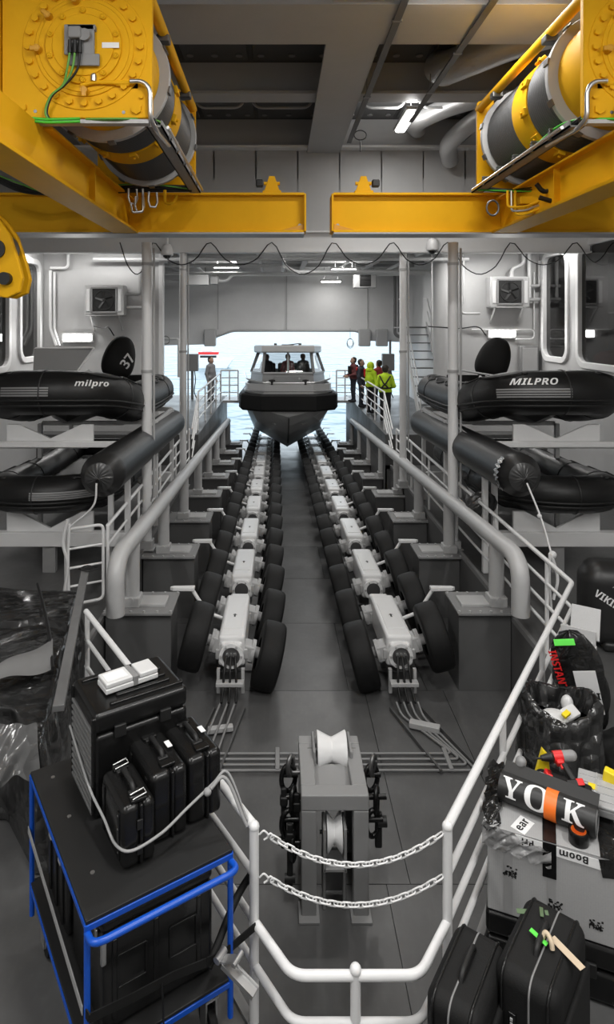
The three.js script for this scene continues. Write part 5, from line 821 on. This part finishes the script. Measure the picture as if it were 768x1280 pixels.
  part(rl, 'orange_tape', cyl(rr + .0025, rr + .0025, .07, .03, 0, 0, [0, 0, R(90)], 36), M.orange, 'orange tape band');
  // roll of tape
  const tp = thing('tape_roll', 'roll of black tape with orange core on the cardboard box edge', 'tape', B(.15, 0, .21)); part(tp, 'tape', flat(lathe([[.042, 0], [.056, 0], [.056, .07], [.042, .07], [.042, 0]], 32)), M.blackPlastic); part(tp, 'core', flat(lathe([[.038, 0], [.0425, 0], [.0425, .0705], [.038, .0705], [.038, 0]], 32)), M.orange, 'orange cardboard core');
  const pch = thing('tool_pouch', 'soft black pouch lying behind the rolled banner', 'pouch', B(.08, .02, -.13), bt + R(-10)); part(pch, 'body', bx(.36, .09, .15, 0, .05, 0, .045, [R(12), 0, 0], 4), M.blackFabric); part(pch, 'patch', bx(.05, .002, .045, -.12, .098, .02, 0, [R(14), 0, 0]), M.lightGrey, 'grey printed patch'); part(pch, 'lettering', text('HUSKIT', .016, .001).rotateX(R(-40)).translate(-.02, .085, .066), M.lightGrey);
  part(pch, 'mark', cyl(.01, .01, .002, .07, .085, .066, [R(60), 0, 0], 12), M.red);
  const drill = (label, p, turn, lay) => { const g = thing('cordless_drill', label, 'drill', p, turn); g.rotation.z = lay;
    part(g, 'motor_body', [cyl(.034, .034, .12, .03, .03, 0, [0, 0, R(90)], 18), sph(.034, .09, .03, 0)], M.drillGrey || mat('drillGrey', .25, .4)); part(g, 'red_shell', [cyl(.036, .036, .06, .0, .03, 0, [0, 0, R(90)], 18), bx(.05, .03, .045, .0, -.01, 0, .01)], M.red); part(g, 'chuck', [cyl(.016, .03, .07, -.075, .03, 0, [0, 0, R(90)], 16), cyl(.006, .008, .05, -.125, .03, 0, [0, 0, R(90)], 10)], M.black);
    part(g, 'grip', [bx(.04, .12, .034, .03, -.07, 0, .014, [0, 0, R(12)], 3)], M.blackMatte); part(g, 'trigger', bx(.015, .03, .02, .0, -.035, 0, .005), M.red); part(g, 'battery', [bx(.11, .045, .06, .04, -.15, 0, .01)], M.black); part(g, 'battery_trim', bx(.05, .048, .062, .07, -.148, 0, .01), M.red); return g; };
  const d1 = drill('red and grey cordless drill pointing down behind the rolled banner', B(-.17, .09, -.12), bt, R(82)); d1.rotation.set(0, bt + R(10), R(75));
  const d2 = drill('red and black cordless drill lying with its battery towards the organiser box', B(.06, .17, -.24), bt + R(12), 0); d2.rotation.set(R(-65), bt + R(14), 0);
  const og = thing('organiser_box', 'clear grey organiser box with yellow catches behind the rolled banner', 'box', B(.27, .03, -.16), bt + R(-6)); part(og, 'tray', bx(.22, .05, .32, 0, .03, 0, .012, [0, 0, 0], 2), M.midGrey); part(og, 'lid', bx(.22, .02, .32, 0, .065, 0, .008, [0, 0, 0], 2), M.clearLid || mat('clearLid', .4, .25, {})); part(og, 'divider', [-.1, -.03, .04, .11].map((z) => bx(.2, .008, .006, 0, .077, z)).concat([bx(.006, .008, .3, 0, .077, 0)]), M.lightGrey); part(og, 'yellow_label', bx(.05, .003, .055, -.02, .079, .0), M.yellowSt || mat('yellowSt', [.85, .65, .02], .4), 'yellow sticker'); parts(og, 'catch', [-.1, 0, .1].map((z) => bx(.015, .03, .05, .112, .06, z, .004)), M.yellowSt);
  const sp = thing('spirit_level', 'yellow and orange tool case end standing behind the organiser box', 'tool', B(.36, .0, -.27), bt + R(-15)); part(sp, 'body', bx(.09, .17, .06, 0, .085, 0, .01, [0, 0, R(-8)]), M.yellowSt); part(sp, 'grip', bx(.07, .06, .07, -.02, .04, .03, .01), M.orange);
  const yt = thing('yellow_case', 'yellow plastic wedge sticking up behind the drills', 'tool', B(-.05, .0, -.3), bt + R(10)); part(yt, 'body', tf(ext([[-.05, 0], [.05, 0], [.035, .16], [-.0, .2]], .03, .004), 0, 0, 0), M.yellowSt);
  // waste bags and carton at the rail
  const tb = thing('bin_bag', 'open glossy black bin bag full of waste at the white rail', 'bag', [2.2, 0, -5.02]); tb.scale.set(.78, 1.1, .78);
  part(tb, 'bag', grid(60, 40, (u, v) => { const a = u * 2 * Math.PI, hh = .92, w = v < .75 ? lerp(.36, .31, v / .75) + .06 * Math.sin(Math.min(1, v / .3) * Math.PI * .5) - (v < .06 ? .1 * (1 - v / .06) : 0) : lerp(.37, .27, (v - .75) / .25), y = v < .8 ? hh * v / .8 : hh - .16 * (v - .8) / .2, n = .02 * Math.sin(a * 7 + v * 13) * Math.sin(v * 9 + a * 2) + .012 * Math.sin(a * 19 + v * 5), k = v < .8 ? 1 : .92; return V3(Math.cos(a) * (w + n) * k, y * (1 + .05 * Math.sin(a * 2 + 1)) , Math.sin(a) * (w + n) * k); }), M.tarp);
  part(tb, 'waste', [sph(.11, -.08, .78, .05, 1.4, .5, 1.1), bx(.16, .03, .12, .08, .82, .05, .01, [.3, .4, .2]), sph(.06, .1, .84, -.06)], M.boxWhite, 'crumpled white waste'); part(tb, 'wrapper', bx(.09, .02, .05, .0, .85, .14, .005, [.2, .6, .1]), M.yellowSt);
  const pb = thing('snack_bag', 'tall printed black bag with red lettering leaning beside the bin bag', 'bag', [2.66, .46, -5.45]); pb.rotation.set(R(12), R(-18), R(16));
  part(pb, 'bag', grid(40, 24, (u, v) => { const a = u * 2 * Math.PI, q = Math.sin(v * Math.PI) ** .35, n = .015 * Math.sin(a * 5 + v * 20); return V3(Math.cos(a) * (.2 * q + n), v * .95, Math.sin(a) * (.1 * q + n)); }), M.tapeGloss);
  part(pb, 'red_print', [text('INSTANT ROAST', .062, .002).rotateZ(R(-86)).translate(-.135, .52, .1)], M.red, 'red printed letters'); part(pb, 'white_panel', bx(.17, .4, .004, .05, .46, .112, .001, [R(0), 0, 0]), M.sticker, 'white printed panel'); part(pb, 'panel_print', [text('XMI', .062, .002).translate(.05, .43, .117), bx(.13, .05, .003, .06, .33, .117)], M.black); part(pb, 'green_flap', bx(.16, .05, .01, -.05, .9, .08, .004, [R(-30), 0, 0]), M.tagLime);
  const ct = thing('open_carton', 'open white carton and paper stuffed between rail and snack bag', 'carton', [2.77, 0, -5.98], R(-33)); ct.scale.set(.85, 1.3, .85); part(ct, 'carton', [bx(.36, .8, .02, 0, .4, -.15, .004), bx(.02, .62, .3, -.18, .31, 0, .004), bx(.02, .7, .3, .18, .35, 0, .004), bx(.36, .55, .02, 0, .28, .15, .004)], M.cartonWhite || mat('cartonWhite', .55, .75, { map: tCard })); part(ct, 'top_flap', bx(.3, .02, .24, .06, .82, -.26, .004, [R(55), 0, 0]), M.cartonWhite); part(ct, 'paper', [grid(12, 12, (u, v) => V3(lerp(-.17, .15, u), .62 + .08 * Math.sin(u * 9 + v * 4) * Math.sin(v * 7) + .1 * v, lerp(.16, -.1, v)))], (M.sticker.side = THREE.DoubleSide, M.sticker));
  solo('black_sack', 'dark full sack slumped behind the cardboard box and bin bag', 'sack', grid(40, 24, (u, v) => { const a = u * 2 * Math.PI, q = Math.sin(Math.min(1, v * 1.15) * Math.PI / 2) * (1 - .1 * v), w = Math.cos(v * Math.PI / 2) ** .6, n = .03 * Math.sin(a * 4 + v * 8); return V3(2.85 + Math.cos(a) * (.42 * w + n), .02 + .5 * v ** .6 * 1, -5.3 + Math.sin(a) * (.42 * w + n)); }), M.blackFabric);
  const kb = thing('kit_bag', 'black rounded kit bag with white lettering and mountain mark on the open deck', 'bag', [4.25, 0, -7.85], R(-10)); part(kb, 'body', [bx(1.3, 1.0, .55, .1, .53, 0, .24, [0, 0, R(0)], 5), bx(.9, .12, .5, .12, .06, 0, .05, [0, 0, 0], 2)], M.hypalonMid); part(kb, 'lettering', text('VIKING', .085, .003).rotateZ(R(-32)).translate(-.26, .62, .277), M.ropeWhite, 'white printed lettering'); part(kb, 'mountain_mark', [ext([[-.09, 0], [-.03, .1], [0, .06], [.04, .13], [.11, 0], [.04, .06], [.0, .02], [-.03, .05]], .003).rotateZ(R(-22)).translate(-.16, .76, .277)], M.ropeWhite); part(kb, 'strap', bx(.04, .7, .01, .3, .45, .28, .003), M.blackMatte);
}
// ------------------------------------------------------------------ people on the raised deck
function bodyGeometry(pose) {
  const { arms, stance = .1, lean = 0 } = pose, J = [];                  // capsules: [a, b, ra, rb, region]
  const cap = (a, b, ra, rb, k) => J.push([V3(...a), V3(...b), ra, rb, k]);
  cap([0, 1.0, 0], [0, 1.2, 0], .15, .155, 1); cap([0, 1.2, 0], [0, 1.38, lean], .165, .15, 1); cap([-.13, 1.4, lean], [.13, 1.4, lean], .085, .085, 1); cap([-.08, .96, 0], [.08, .96, 0], .13, .13, 2);
  cap([0, 1.4, lean], [0, 1.56, lean + .01], .062, .055, 3); cap([0, 1.62, lean + .015], [0, 1.68, lean + .01], .088, .095, 3); cap([0, 1.585, lean + .05], [0, 1.6, lean + .06], .055, .06, 3); cap([0, 1.63, lean + .1], [0, 1.615, lean + .118], .012, .016, 3); for (const s of [-1, 1]) cap([s * .092, 1.64, lean], [s * .097, 1.665, lean - .005], .016, .018, 3);
  for (const s of [-1, 1]) {
    cap([s * .09, .95, 0], [s * stance, .5, .02], .095, .066, 2); cap([s * stance, .5, .02], [s * (stance + .01), .1, -.01], .066, .046, 2); cap([s * (stance + .01), .06, -.03], [s * (stance + .03), .045, .15], .05, .042, 4);
    const [e, w] = arms[s < 0 ? 0 : 1]; cap([s * .19, 1.4, lean], e, .07, .056, 1); cap(e, w, .056, .044, 1);
  }
  const S = 2.0, n = 76, mc = new MarchingCubes(n, new THREE.MeshBasicMaterial(), false, false, 60000), p = V3(), ab = V3(), q = V3();
  const dist = (x, y, z) => { let m = 9; for (const [a, b, ra, rb] of J) { ab.copy(b).sub(a); q.set(x, y, z).sub(a); const t = Math.max(0, Math.min(1, q.dot(ab) / ab.lengthSq())); const d = q.addScaledVector(ab, -t).length() - lerp(ra, rb, t); const h = Math.max(0, .05 - Math.abs(m - d)) / .05; m = Math.min(m, d) - h * h * .05 * .25; } return m; };
  const sc = 1.0;                                                       // grid covers 2 m
  for (let k = 0; k < n; k++) for (let j = 0; j < n; j++) for (let i = 0; i < n; i++) { const x = ((i - n / 2) / (n / 2)) * sc, y = ((j - n / 2) / (n / 2)) * sc + .92, z = ((k - n / 2) / (n / 2)) * sc; mc.field[i + j * n + k * n * n] = Math.abs(x) > .55 || Math.abs(z) > .6 ? -.5 : -dist(x, y, z); }
  mc.isolation = 0; mc.update(); const N = mc.count, pos = new Float32Array(mc.positionArray.slice(0, N * 3)); for (let i = 0; i < N; i++) { pos[i * 3] *= sc; pos[i * 3 + 1] = pos[i * 3 + 1] * sc + .92; pos[i * 3 + 2] *= sc; }
  const g = new THREE.BufferGeometry(); g.setAttribute('position', new THREE.BufferAttribute(pos, 3)); const nn = new Float32Array(N * 3); const e = .01;
  const reg = new Uint8Array(N); for (let i = 0; i < N; i++) { const x = pos[i * 3], y = pos[i * 3 + 1], z = pos[i * 3 + 2], d0 = dist(x, y, z); p.set(dist(x + e, y, z) - d0, dist(x, y + e, z) - d0, dist(x, y, z + e) - d0).normalize(); nn.set([p.x, p.y, p.z], i * 3); let m = 9, r = 1; for (const [a, b, ra, rb, k] of J) { ab.copy(b).sub(a); q.set(x, y, z).sub(a); const t = Math.max(0, Math.min(1, q.dot(ab) / ab.lengthSq())); const d = q.addScaledVector(ab, -t).length() - lerp(ra, rb, t); if (d < m) { m = d; r = k; } } if (r === 3 && y < 1.5) r = 1; if (r === 2 && y > .93) r = 1; reg[i] = r; }
  g.setAttribute('normal', new THREE.BufferAttribute(nn, 3));
  // hands with five fingers
  const parts = [[g, reg]]; for (const s of [0, 1]) { const [e0, w] = arms[s], a = V3(...e0), b = V3(...w), dir = b.clone().sub(a).normalize(), sd = V3(0, 0, 1).cross(dir).normalize(), nm = dir.clone().cross(sd); const at = (l, k, o) => b.clone().addScaledVector(dir, l).addScaledVector(sd, k).addScaledVector(nm, o);
    const hg = [sweep([at(-.02, 0, 0), at(.04, 0, 0), at(.09, 0, .005)], (t) => lerp(.03, .04, t), 8)]; for (let f = 0; f < 4; f++) { const k = (f - 1.5) * .02, L = [.065, .08, .075, .055][f]; hg.push(sweep([at(.085, k, .005), at(.085 + L * .5, k, .015), at(.085 + L, k, .035)], .009, 6)); } hg.push(sweep([at(.02, .03, 0), at(.055, .055, .012), at(.085, .06, .025)], .011, 6));
    const h = merge(hg); parts.push([h, new Uint8Array(h.attributes.position.count).fill(3)]); }
  for (const s of [-1, 1]) { const ey = flat(sph(.012, s * .034, 1.655, lean + .098)); parts.push([ey, new Uint8Array(ey.attributes.position.count).fill(5)]); }
  const out = merge(parts.map((a) => a[0])), all = []; parts.forEach((a) => all.push(...a[1])); return { g: out, reg: all };
}
const poseA = bodyGeometry({ arms: [[[-.27, 1.12, .02], [-.16, 1.05, .24]], [[.27, 1.12, .02], [.16, 1.05, .24]]] }), poseB = bodyGeometry({ arms: [[[-.27, 1.13, -.02], [-.28, .86, .06]], [[.27, 1.13, -.02], [.28, .86, .06]]], stance: .13 });
const vm = mat('clothes', 1, .75, { vertexColors: true });
function person(label, pose, pos, turn, cols, o = {}) {
  const t = thing('person', label, 'person', pos, turn); const g = pose.g.clone(), c = new Float32Array(pose.reg.length * 3); pose.reg.forEach((r, i) => c.set(cols[r] || [.02, .02, .02], i * 3)); g.setAttribute('color', new THREE.BufferAttribute(c, 3));
  const m = new THREE.Mesh(g, vm); m.name = 'body'; m.castShadow = m.receiveShadow = true; t.add(m); t.scale.setScalar(o.k || 1);
  if (o.hood) part(t, 'hood', [sph(.13, 0, 1.64, -.02, 1, 1.1, 1), sph(.15, 0, 1.5, -.05, 1.1, .6, .9)], o.hood); else part(t, 'hair', [sph(.108, 0, 1.685, -.022, 1, .95, 1.02), sph(.1, 0, 1.64, -.04, 1, 1, .8)], M.hair || mat('hair', [.03, .022, .016], .7));
  if (o.harness) part(t, 'harness', [sweep([V3(-.17, 1.44, -.09), V3(-.04, 1.22, -.19), V3(.12, 1.06, -.15)], .025, 6), sweep([V3(.17, 1.44, -.09), V3(.04, 1.22, -.19), V3(-.12, 1.06, -.15)], .025, 6), sweep(Array.from({ length: 24 }, (_, i) => V3(Math.cos(i / 12 * Math.PI) * .175, 1.06, Math.sin(i / 12 * Math.PI) * .175)), .024, 6, { closed: true })], M.black, 'black lifejacket harness');
  if (o.vest) part(t, 'lifejacket', [bx(.13, .3, .07, -.09, 1.28, .16, .03, [0, 0, 0], 2), bx(.13, .3, .07, .09, 1.28, .16, .03, [0, 0, 0], 2), bx(.3, .12, .06, 0, 1.42, -.14, .03, [0, 0, 0], 2)], o.vest);
  return t;
}
const skin = [.45, .28, .2], hv = [.5, .72, .02], blk = [.015, .015, .018], nav = [.03, .035, .05], grey = [.25, .25, .26];
const dk = .85;
person('person in yellow-green high-visibility jacket with black harness at the rail, back turned', poseA, [P(482, 530, 20.4).x, dk, -20.4], R(165), { 1: hv, 2: blk, 3: skin, 4: blk, 5: blk }, { harness: true });
person('person in yellow-green jacket with the hood up among the group at the rail', poseA, [P(464, 530, 22.2).x, dk, -22.2], R(120), { 1: hv, 2: blk, 3: skin, 4: blk, 5: blk }, { hood: M.hiVis });
person('person in dark jacket and red lifejacket standing behind the hooded yellow jacket', poseB, [P(471, 530, 23.2).x + .1, dk, -23.3], R(-150), { 1: [.3, .03, .03], 2: blk, 3: skin, 4: blk, 5: blk }, {});
person('person in dark overalls with red lifejacket beside the hooded yellow jacket', poseB, [P(453, 530, 23.6).x, dk, -23.9], R(70), { 1: nav, 2: nav, 3: skin, 4: blk, 5: blk }, { vest: M.red });
person('person in dark overalls standing alone by the end rail', poseA, [P(437, 500, 25.5).x + .15, dk, -25.4], R(-80), { 1: [.12, .03, .03], 2: nav, 3: skin, 4: blk, 5: blk }, { vest: M.blackFabric });
person('person in pale grey overalls standing beyond the opposite rail', poseB, [-2.65, dk, -25.6], R(60), { 1: grey, 2: grey, 3: skin, 4: blk, 5: blk }, {});
for (const [x, d, c, lab] of [[-.55, 27.4, nav, 'person in dark jacket seated inside the boat cabin beside the window'], [.35, 27.5, [.35, .02, .02], 'person in red jacket seated inside the boat cabin'], [1.0, 27.7, [.06, .06, .07], 'person in dark grey jacket seated inside the boat cabin beside the red jacket']]) person(lab, poseB, [x + .1, .88, -d], R(20), { 1: c, 2: blk, 3: skin, 4: blk, 5: blk });
// ------------------------------------------------------------------ wall and ceiling fittings
function fanUnit(u, v, label) {
  const t = thing('fan_unit', label, 'fan heater', P(u, v, 18.5)), w = 1.1, h = .86;
  part(t, 'casing', bx(w, h, .4, 0, 0, .3, .03, [0, 0, 0], 2), M.lightGrey); part(t, 'grille_frame', [bx(.72, .05, .04, 0, .34, .51, .005), bx(.72, .05, .04, 0, -.34, .51, .005), bx(.05, .7, .04, -.345, 0, .51, .005), bx(.05, .7, .04, .345, 0, .51, .005)], M.midGrey);
  const gr = part(t, 'grille', bx(.66, .66, .02, 0, 0, .5), M.black); parts(gr, 'fan_ring', [sweep(Array.from({ length: 28 }, (_, i) => V3(Math.cos(i / 14 * Math.PI) * .27, Math.sin(i / 14 * Math.PI) * .27, .515)), .012, 6, { closed: true }), sph(.06, 0, 0, .51, 1, 1, .4)], M.blackMatte); for (let i = 0; i < 5; i++) part(gr, 'fan_blade', tf(flat(bx(.1, .22, .01, 0, .14, 0, .003, [0, R(25), 0])), 0, 0, .51, 0, 0, i * R(72)), M.black);
  parts(t, 'louvre', [-1, 1].map((s) => bx(.09, .62, .03, s * .44, 0, .505, .004)), M.rackPaint); parts(t, 'bracket', [-1, 1].flatMap((s) => [beam([s * .4, -.43, .45], [s * .4, -.43, .0], .05, .05), beam([s * .4, -.43, .42], [s * .4, -.85, .02], .04, .04)]), M.lightGrey); parts(t, 'pipe', [pipe([[.55, .18, .2], [.95, .18, .2], [.95, .9, .2]], .05, .08), pipe([[.55, -.2, .2], [1.05, -.2, .2]], .05)], M.lightGrey);
}
fanUnit(136, 376, 'grey fan heater unit on the bulkhead beside vertical conduit pipes'); fanUnit(630, 366, 'grey fan heater unit on the bulkhead beside the big windows');
{
  const pipes = (name, label, list, m, cat = 'pipes') => { const t = thing(name, label, cat); list.forEach(([pts, r, f = .12]) => part(t, 'pipe', pipe(pts, r, f, 12), m)); return t; };
  pipes('conduit_pipes', 'pair of pale vertical conduit pipes on the fan bulkhead beside the window', [[[P(63, 335, 18.35), P(85, 335, 18.35), P(85, 322, 18.35), P(85, 290, 18.35)], .04], [[P(63, 338, 18.38), P(63, 410, 18.38), P(70, 432, 18.3)], .045], [[P(68, 340, 18.35), P(68, 412, 18.35), P(74, 432, 18.25)], .035]], M.whitePaint);
  pipes('conduit_pipes', 'pale bent conduit pipes on the bulkhead above the fan unit near the windows', [[[P(655, 315, 18.3), P(655, 330, 18.3), P(640, 336, 18.3), P(640, 348, 18.3)], .05], [[P(662, 312, 18.3), P(662, 372, 18.3)], .05], [[P(590, 412, 18.4), P(668, 412, 18.4), P(668, 424, 18.4), P(645, 424, 18.4)], .02], [[P(668, 340, 18.4), P(668, 412, 18.4)], .02]], M.whitePaint);
  pipes('ceiling_pipes', 'bundle of grey pipes crossing under the low ceiling', [[[[-5.2, 5.95, -17.2], [5.2, 5.95, -17.2]], .07], [[[-5.2, 5.75, -18.2], [5.4, 5.75, -18.2]], .05], [[[-5.2, 6.0, -19.6], [5.4, 6.0, -19.6]], .09], [[[-5, 5.9, -21.8], [.2, 5.9, -21.8], [.6, 5.7, -21.8], [5.2, 5.7, -21.8]], .06], [[[-5, 5.75, -23.2], [5.3, 5.75, -23.2]], .05], [[[-5, 5.65, -25.6], [-2, 5.65, -25.6], [-1.8, 5.9, -25.6], [5, 5.9, -25.6]], .06]], M.rackPaint);
  pipes('ceiling_pipes', 'pale pipes running fore and aft under the low ceiling', [[[[-.6, 6.05, -16.2], [-.6, 6.05, -27]], .05], [[[.2, 5.95, -19], [.2, 5.95, -26]], .06], [[[2.4, 6.05, -16.2], [2.4, 6.05, -27]], .05], [[[-2.9, 6.0, -16.2], [-2.9, 6.0, -27]], .045], [[[4.2, 6.0, -16.2], [4.2, 6.0, -25]], .06]], M.rackPaint);
  pipes('stern_pipes', 'dark grey vertical pipe stack beside the stern opening near the group of people', [[[P(494, 345, 26.5), P(494, 418, 26.5), P(505, 424, 26.5)], .07], [[P(499, 345, 26.6), P(499, 415, 26.6)], .05], [[P(488, 425, 27), P(488, 470, 27)], .05]], M.midGrey);
  pipes('bulkhead_pipes', 'thin pale pipes and conduits beside the white pole near the stairs', [[[P(577, 330, 18.2), P(577, 392, 18.2), P(600, 392, 18.2)], .035], [[P(580, 300, 18.2), P(580, 380, 18.2)], .03], [[P(540, 300, 18.3), P(540, 440, 18.3)], .025]], M.lightGrey);
  const sd = thing('silver_duct', 'crinkled silver insulated duct running below the high ceiling', 'duct'); part(sd, 'duct', [spline([V3(4.3, 8.5, -9.95), V3(3.8, 8.48, -10.4), V3(3.3, 8.45, -11.0), V3(3.0, 8.48, -11.5), V3(2.95, 8.6, -11.75)], .29, 20, 50)], M.zinc); part(sd, 'duct_elbow', sph(.31, 3.0, 8.5, -11.55), M.zinc);
  const sd2 = thing('silver_duct', 'crinkled silver insulated duct bending above the glowing cable tray lamp', 'duct'); parts(sd2, 'duct', [spline([V3(4.2, 8.5, -12.9), V3(3.5, 8.45, -13.6), V3(3.1, 8.4, -14.4), V3(3.3, 8.5, -15.2)], .2, 18, 40), spline([V3(4.9, 8.5, -12.9), V3(4.3, 8.3, -13.6), V3(3.9, 8.0, -14.6), V3(4.1, 7.8, -15.3)], .2, 18, 40)], M.zinc);
  for (const [a, b, lab, m] of [[[1.62, 8.02, 3], [1.62, 8.02, -14.6], 'narrow dark cable tray under the edge of the centre girder', 1], [[2.78, 7.98, -3], [2.72, 8.05, -13.2], 'dark cable tray carrying the bright lamp below the ceiling', 2]]) { const t = thing('cable_tray', lab, 'cable tray'); part(t, 'tray', beam(a, b, .1, .025, .004), M.darkGrey); parts(t, 'cable', [bar([a[0] - .02, a[1] + .03, a[2]], [b[0] - .02, b[1] + .03, b[2]], .016, 6), bar([a[0] + .025, a[1] + .03, a[2]], [b[0] + .025, b[1] + .03, b[2]], .016, 6)], M.black); for (let i = 1; i < 6; i++) { const q = V3(...a).lerp(V3(...b), i / 6); part(t, 'hanger', [bx(.14, .03, .05, q.x, q.y, q.z, .004), bar(q, q.clone().setY(8.4), .01, 6)], M.midGrey); } if (m === 1) part(t, 'cable_drop', [sweep(Array.from({ length: 20 }, (_, i) => V3(1.75 + .13 * Math.cos(i / 10 * Math.PI), 7.9 + .1 * Math.sin(i / 10 * Math.PI), -13.6)), .012, 6, { closed: true }), bar([1.75, 7.8, -13.6], [1.75, 7.55, -13.6], .012, 6)], M.black); }
  for (const [u, v, d, lab] of [[209, 312, 15.2, 'white domed security camera hanging from the cross beam near the fan unit'], [541, 306, 15.2, 'white domed security camera hanging from the cross beam near the stairs']]) { const t = thing('security_camera', lab, 'camera', P(u, v, d)); part(t, 'mount', [cyl(.03, .03, .3, 0, .24, 0), cyl(.07, .07, .03, 0, .38, 0)], M.whitePaint); part(t, 'housing', tf(flat(lathe([[.02, .14], [.08, .13], [.12, .06], [.14, -.04], [.15, -.12], [.13, -.14], [.02, -.14]], 24)), 0, 0, 0), M.whitePaint); part(t, 'lens_dome', sph(.1, 0, -.14, 0, 1, .85, 1), M.lens, 'dark glass dome'); }
  const cab = thing('hanging_cabinet', 'dark glass-fronted cabinet hanging under the low ceiling near the group', 'cabinet', P(456, 350, 24.5)); part(cab, 'box', bx(.85, .62, .4, 0, 0, 0, .02), M.midGrey); part(cab, 'dark_panel', bx(.42, .5, .02, .0, 0, .2, .01), M.lens); parts(cab, 'hanger', [-1, 1].map((s) => bar([s * .35, .3, 0], [s * .35, .9, 0], .02, 6)), M.midGrey);
  const cb = thing('cable_box', 'pale ventilation box hanging under the low ceiling beside small lamp', 'vent box', P(222 + 22, 350, 25)); part(cb, 'box', bx(1.1, .4, .5, 0, 0, 0, .02), M.wallPaint); part(cb, 'spout', bx(.3, .3, .3, .75, -.02, 0, .02), M.midGrey); parts(cb, 'hanger', [-1, 1].map((s) => bar([s * .4, .2, 0], [s * .4, 1.0, 0], .02, 6)), M.midGrey);
  // stairs
  const st = thing('steep_stairs', 'steep pale metal stairs with handrails rising behind the raft rack', 'stairs', [4.82, .85, -20]); const n = 11, rise = .27, run = .26;
  for (let i = 0; i < n; i++) part(st, 'tread', bx(.78, .035, .24, 0, (i + 1) * rise, -i * run, .006), M.midGrey); for (const s of [-1, 1]) { part(st, 'stringer', beam([s * .42, 0, .2], [s * .42, n * rise + .1, -n * run + .1], .05, .22), M.wallWhite); part(st, 'handrail', pipe([[s * .44, .2, .3], [s * .44, 1.0, .25], [s * .44, n * rise + 1.0, -n * run + .2], [s * .44, n * rise + 1.0, -n * run - .3]], .025, .1), M.railPaint); part(st, 'handrail', pipe([[s * .44, .6, .25], [s * .44, n * rise + .55, -n * run + .2]], .018), M.railPaint); } part(st, 'landing', slab(-.45, .45, n * rise - .04, n * rise, -n * run + .1, -n * run - 1.2), M.midGrey);
  // things around the stern opening
  const ds = thing('distant_boat', 'white vessel with a red stripe lying off beyond the stern opening', 'boat', [-10.2, -2.9, -100]); ds.scale.setScalar(1.15); part(ds, 'hull', tf(ext([[-2.4, 0], [2.0, 0], [2.9, 1.3], [-2.6, 1.1]], 2.0, .05), 0, 0, -1), M.whitePaint); part(ds, 'deckhouse', [bx(2.6, 1.1, 1.5, -.4, 1.75, -.1, .15), bx(1.5, .6, 1.2, -.6, 2.6, -.1, .12)], M.whitePaint); part(ds, 'red_stripe', bx(2.66, .35, 1.56, -.4, 2.1, -.1, .03), M.red, 'red stripe'); part(ds, 'windows', bx(2.2, .3, 1.6, -.4, 1.65, -.1, .02), M.black);
  const hz = thing('hose_coil', 'blue-grey coil of rope hung at the corner of the stern opening', 'rope', P(438, 428, 27.75)); hz.scale.setScalar(.62); part(hz, 'hanger', bar([0, .3, 0], [0, 1.0, 0], .014, 6), M.ropeGrey); for (let k = 0; k < 3; k++) part(hz, 'coil', sweep(Array.from({ length: 22 }, (_, i) => V3((.2 + k * .02) * Math.cos(i / 11 * Math.PI), (.28 + k * .02) * Math.sin(i / 11 * Math.PI) - k * .04, k * .03)), .015, 6, { closed: true }), M.ropeGrey);
  for (const [x, y, d, lab] of [[-3.5, 1.5, 26.5, 'grey control box on a stand beside the rail opposite the group'], [4.6, 1.5, 26.8, 'grey control box on a stand behind the group of people']]) { const t = thing('control_box', lab, 'box', [x, .85, -d]); part(t, 'cabinet', bx(.5, .7, .3, 0, 1.5, 0, .03), M.midGrey); part(t, 'stand', bx(.1, 1.2, .1, 0, .6, 0), M.midGrey); part(t, 'cable', spline([[.1, 1.2, .1], [.15, .8, .15], [.1, .3, .12], [.2, .02, .1]], .02, 6), M.black); }
  const vb = thing('valve_station', 'cluster of pale valves and pipes at the stern door corner beside fan bulkhead', 'valve', [P(208, 425, 26).x, P(208, 425, 26).y, -26]); parts(vb, 'pipe', [pipe([[-.5, 0, 0], [.5, .05, 0], [.5, -1.5, 0]], .05, .1), pipe([[-.3, .1, .1], [-.3, -1.4, .1]], .04)], M.rackPaint); part(vb, 'valve_wheel', sweep(Array.from({ length: 16 }, (_, i) => V3(.16 * Math.cos(i / 8 * Math.PI), .16 * Math.sin(i / 8 * Math.PI), .15)), .02, 6, { closed: true }), M.midGrey);
  const oj = thing('orange_jacket', 'orange jacket lying on the desk behind the large window', 'jacket', [8.15, 2.9, -15.6]); part(oj, 'cloth', grid(24, 14, (u, v) => { const a = u * 2 * Math.PI, w = Math.cos(v * Math.PI / 2) ** .5; return V3(Math.cos(a) * .4 * w, .35 * v ** .5 + .04 * Math.sin(a * 4), Math.sin(a) * .7 * w); }), M.jacket || mat('jacket', [.85, .08, .02], .7));
  const ds2 = thing('window_desk', 'dark desk standing behind the large window glass', 'desk', [8.3, 2, -15]); part(ds2, 'top', bx(.9, .06, 3.6, 0, .86, 0, .01), M.darkGrey); parts(ds2, 'leg', [bx(.8, .83, .06, 0, .415, 1.6), bx(.8, .83, .06, 0, .415, -1.6)], M.darkGrey);
  const wt = thing('electric_cabinet', 'tall grey electrical cabinet on the bulkhead behind the lettered raft', 'cabinet', [P(677, 460, 18.3).x - .35, 2.2, -18.35]); part(wt, 'body', bx(.5, 1.1, .25, 0, .55, 0, .02), M.midGrey); part(wt, 'door', bx(.42, 1.0, .03, 0, .55, .13, .008), M.lightGrey);
}
renderer.render(scene, camera);
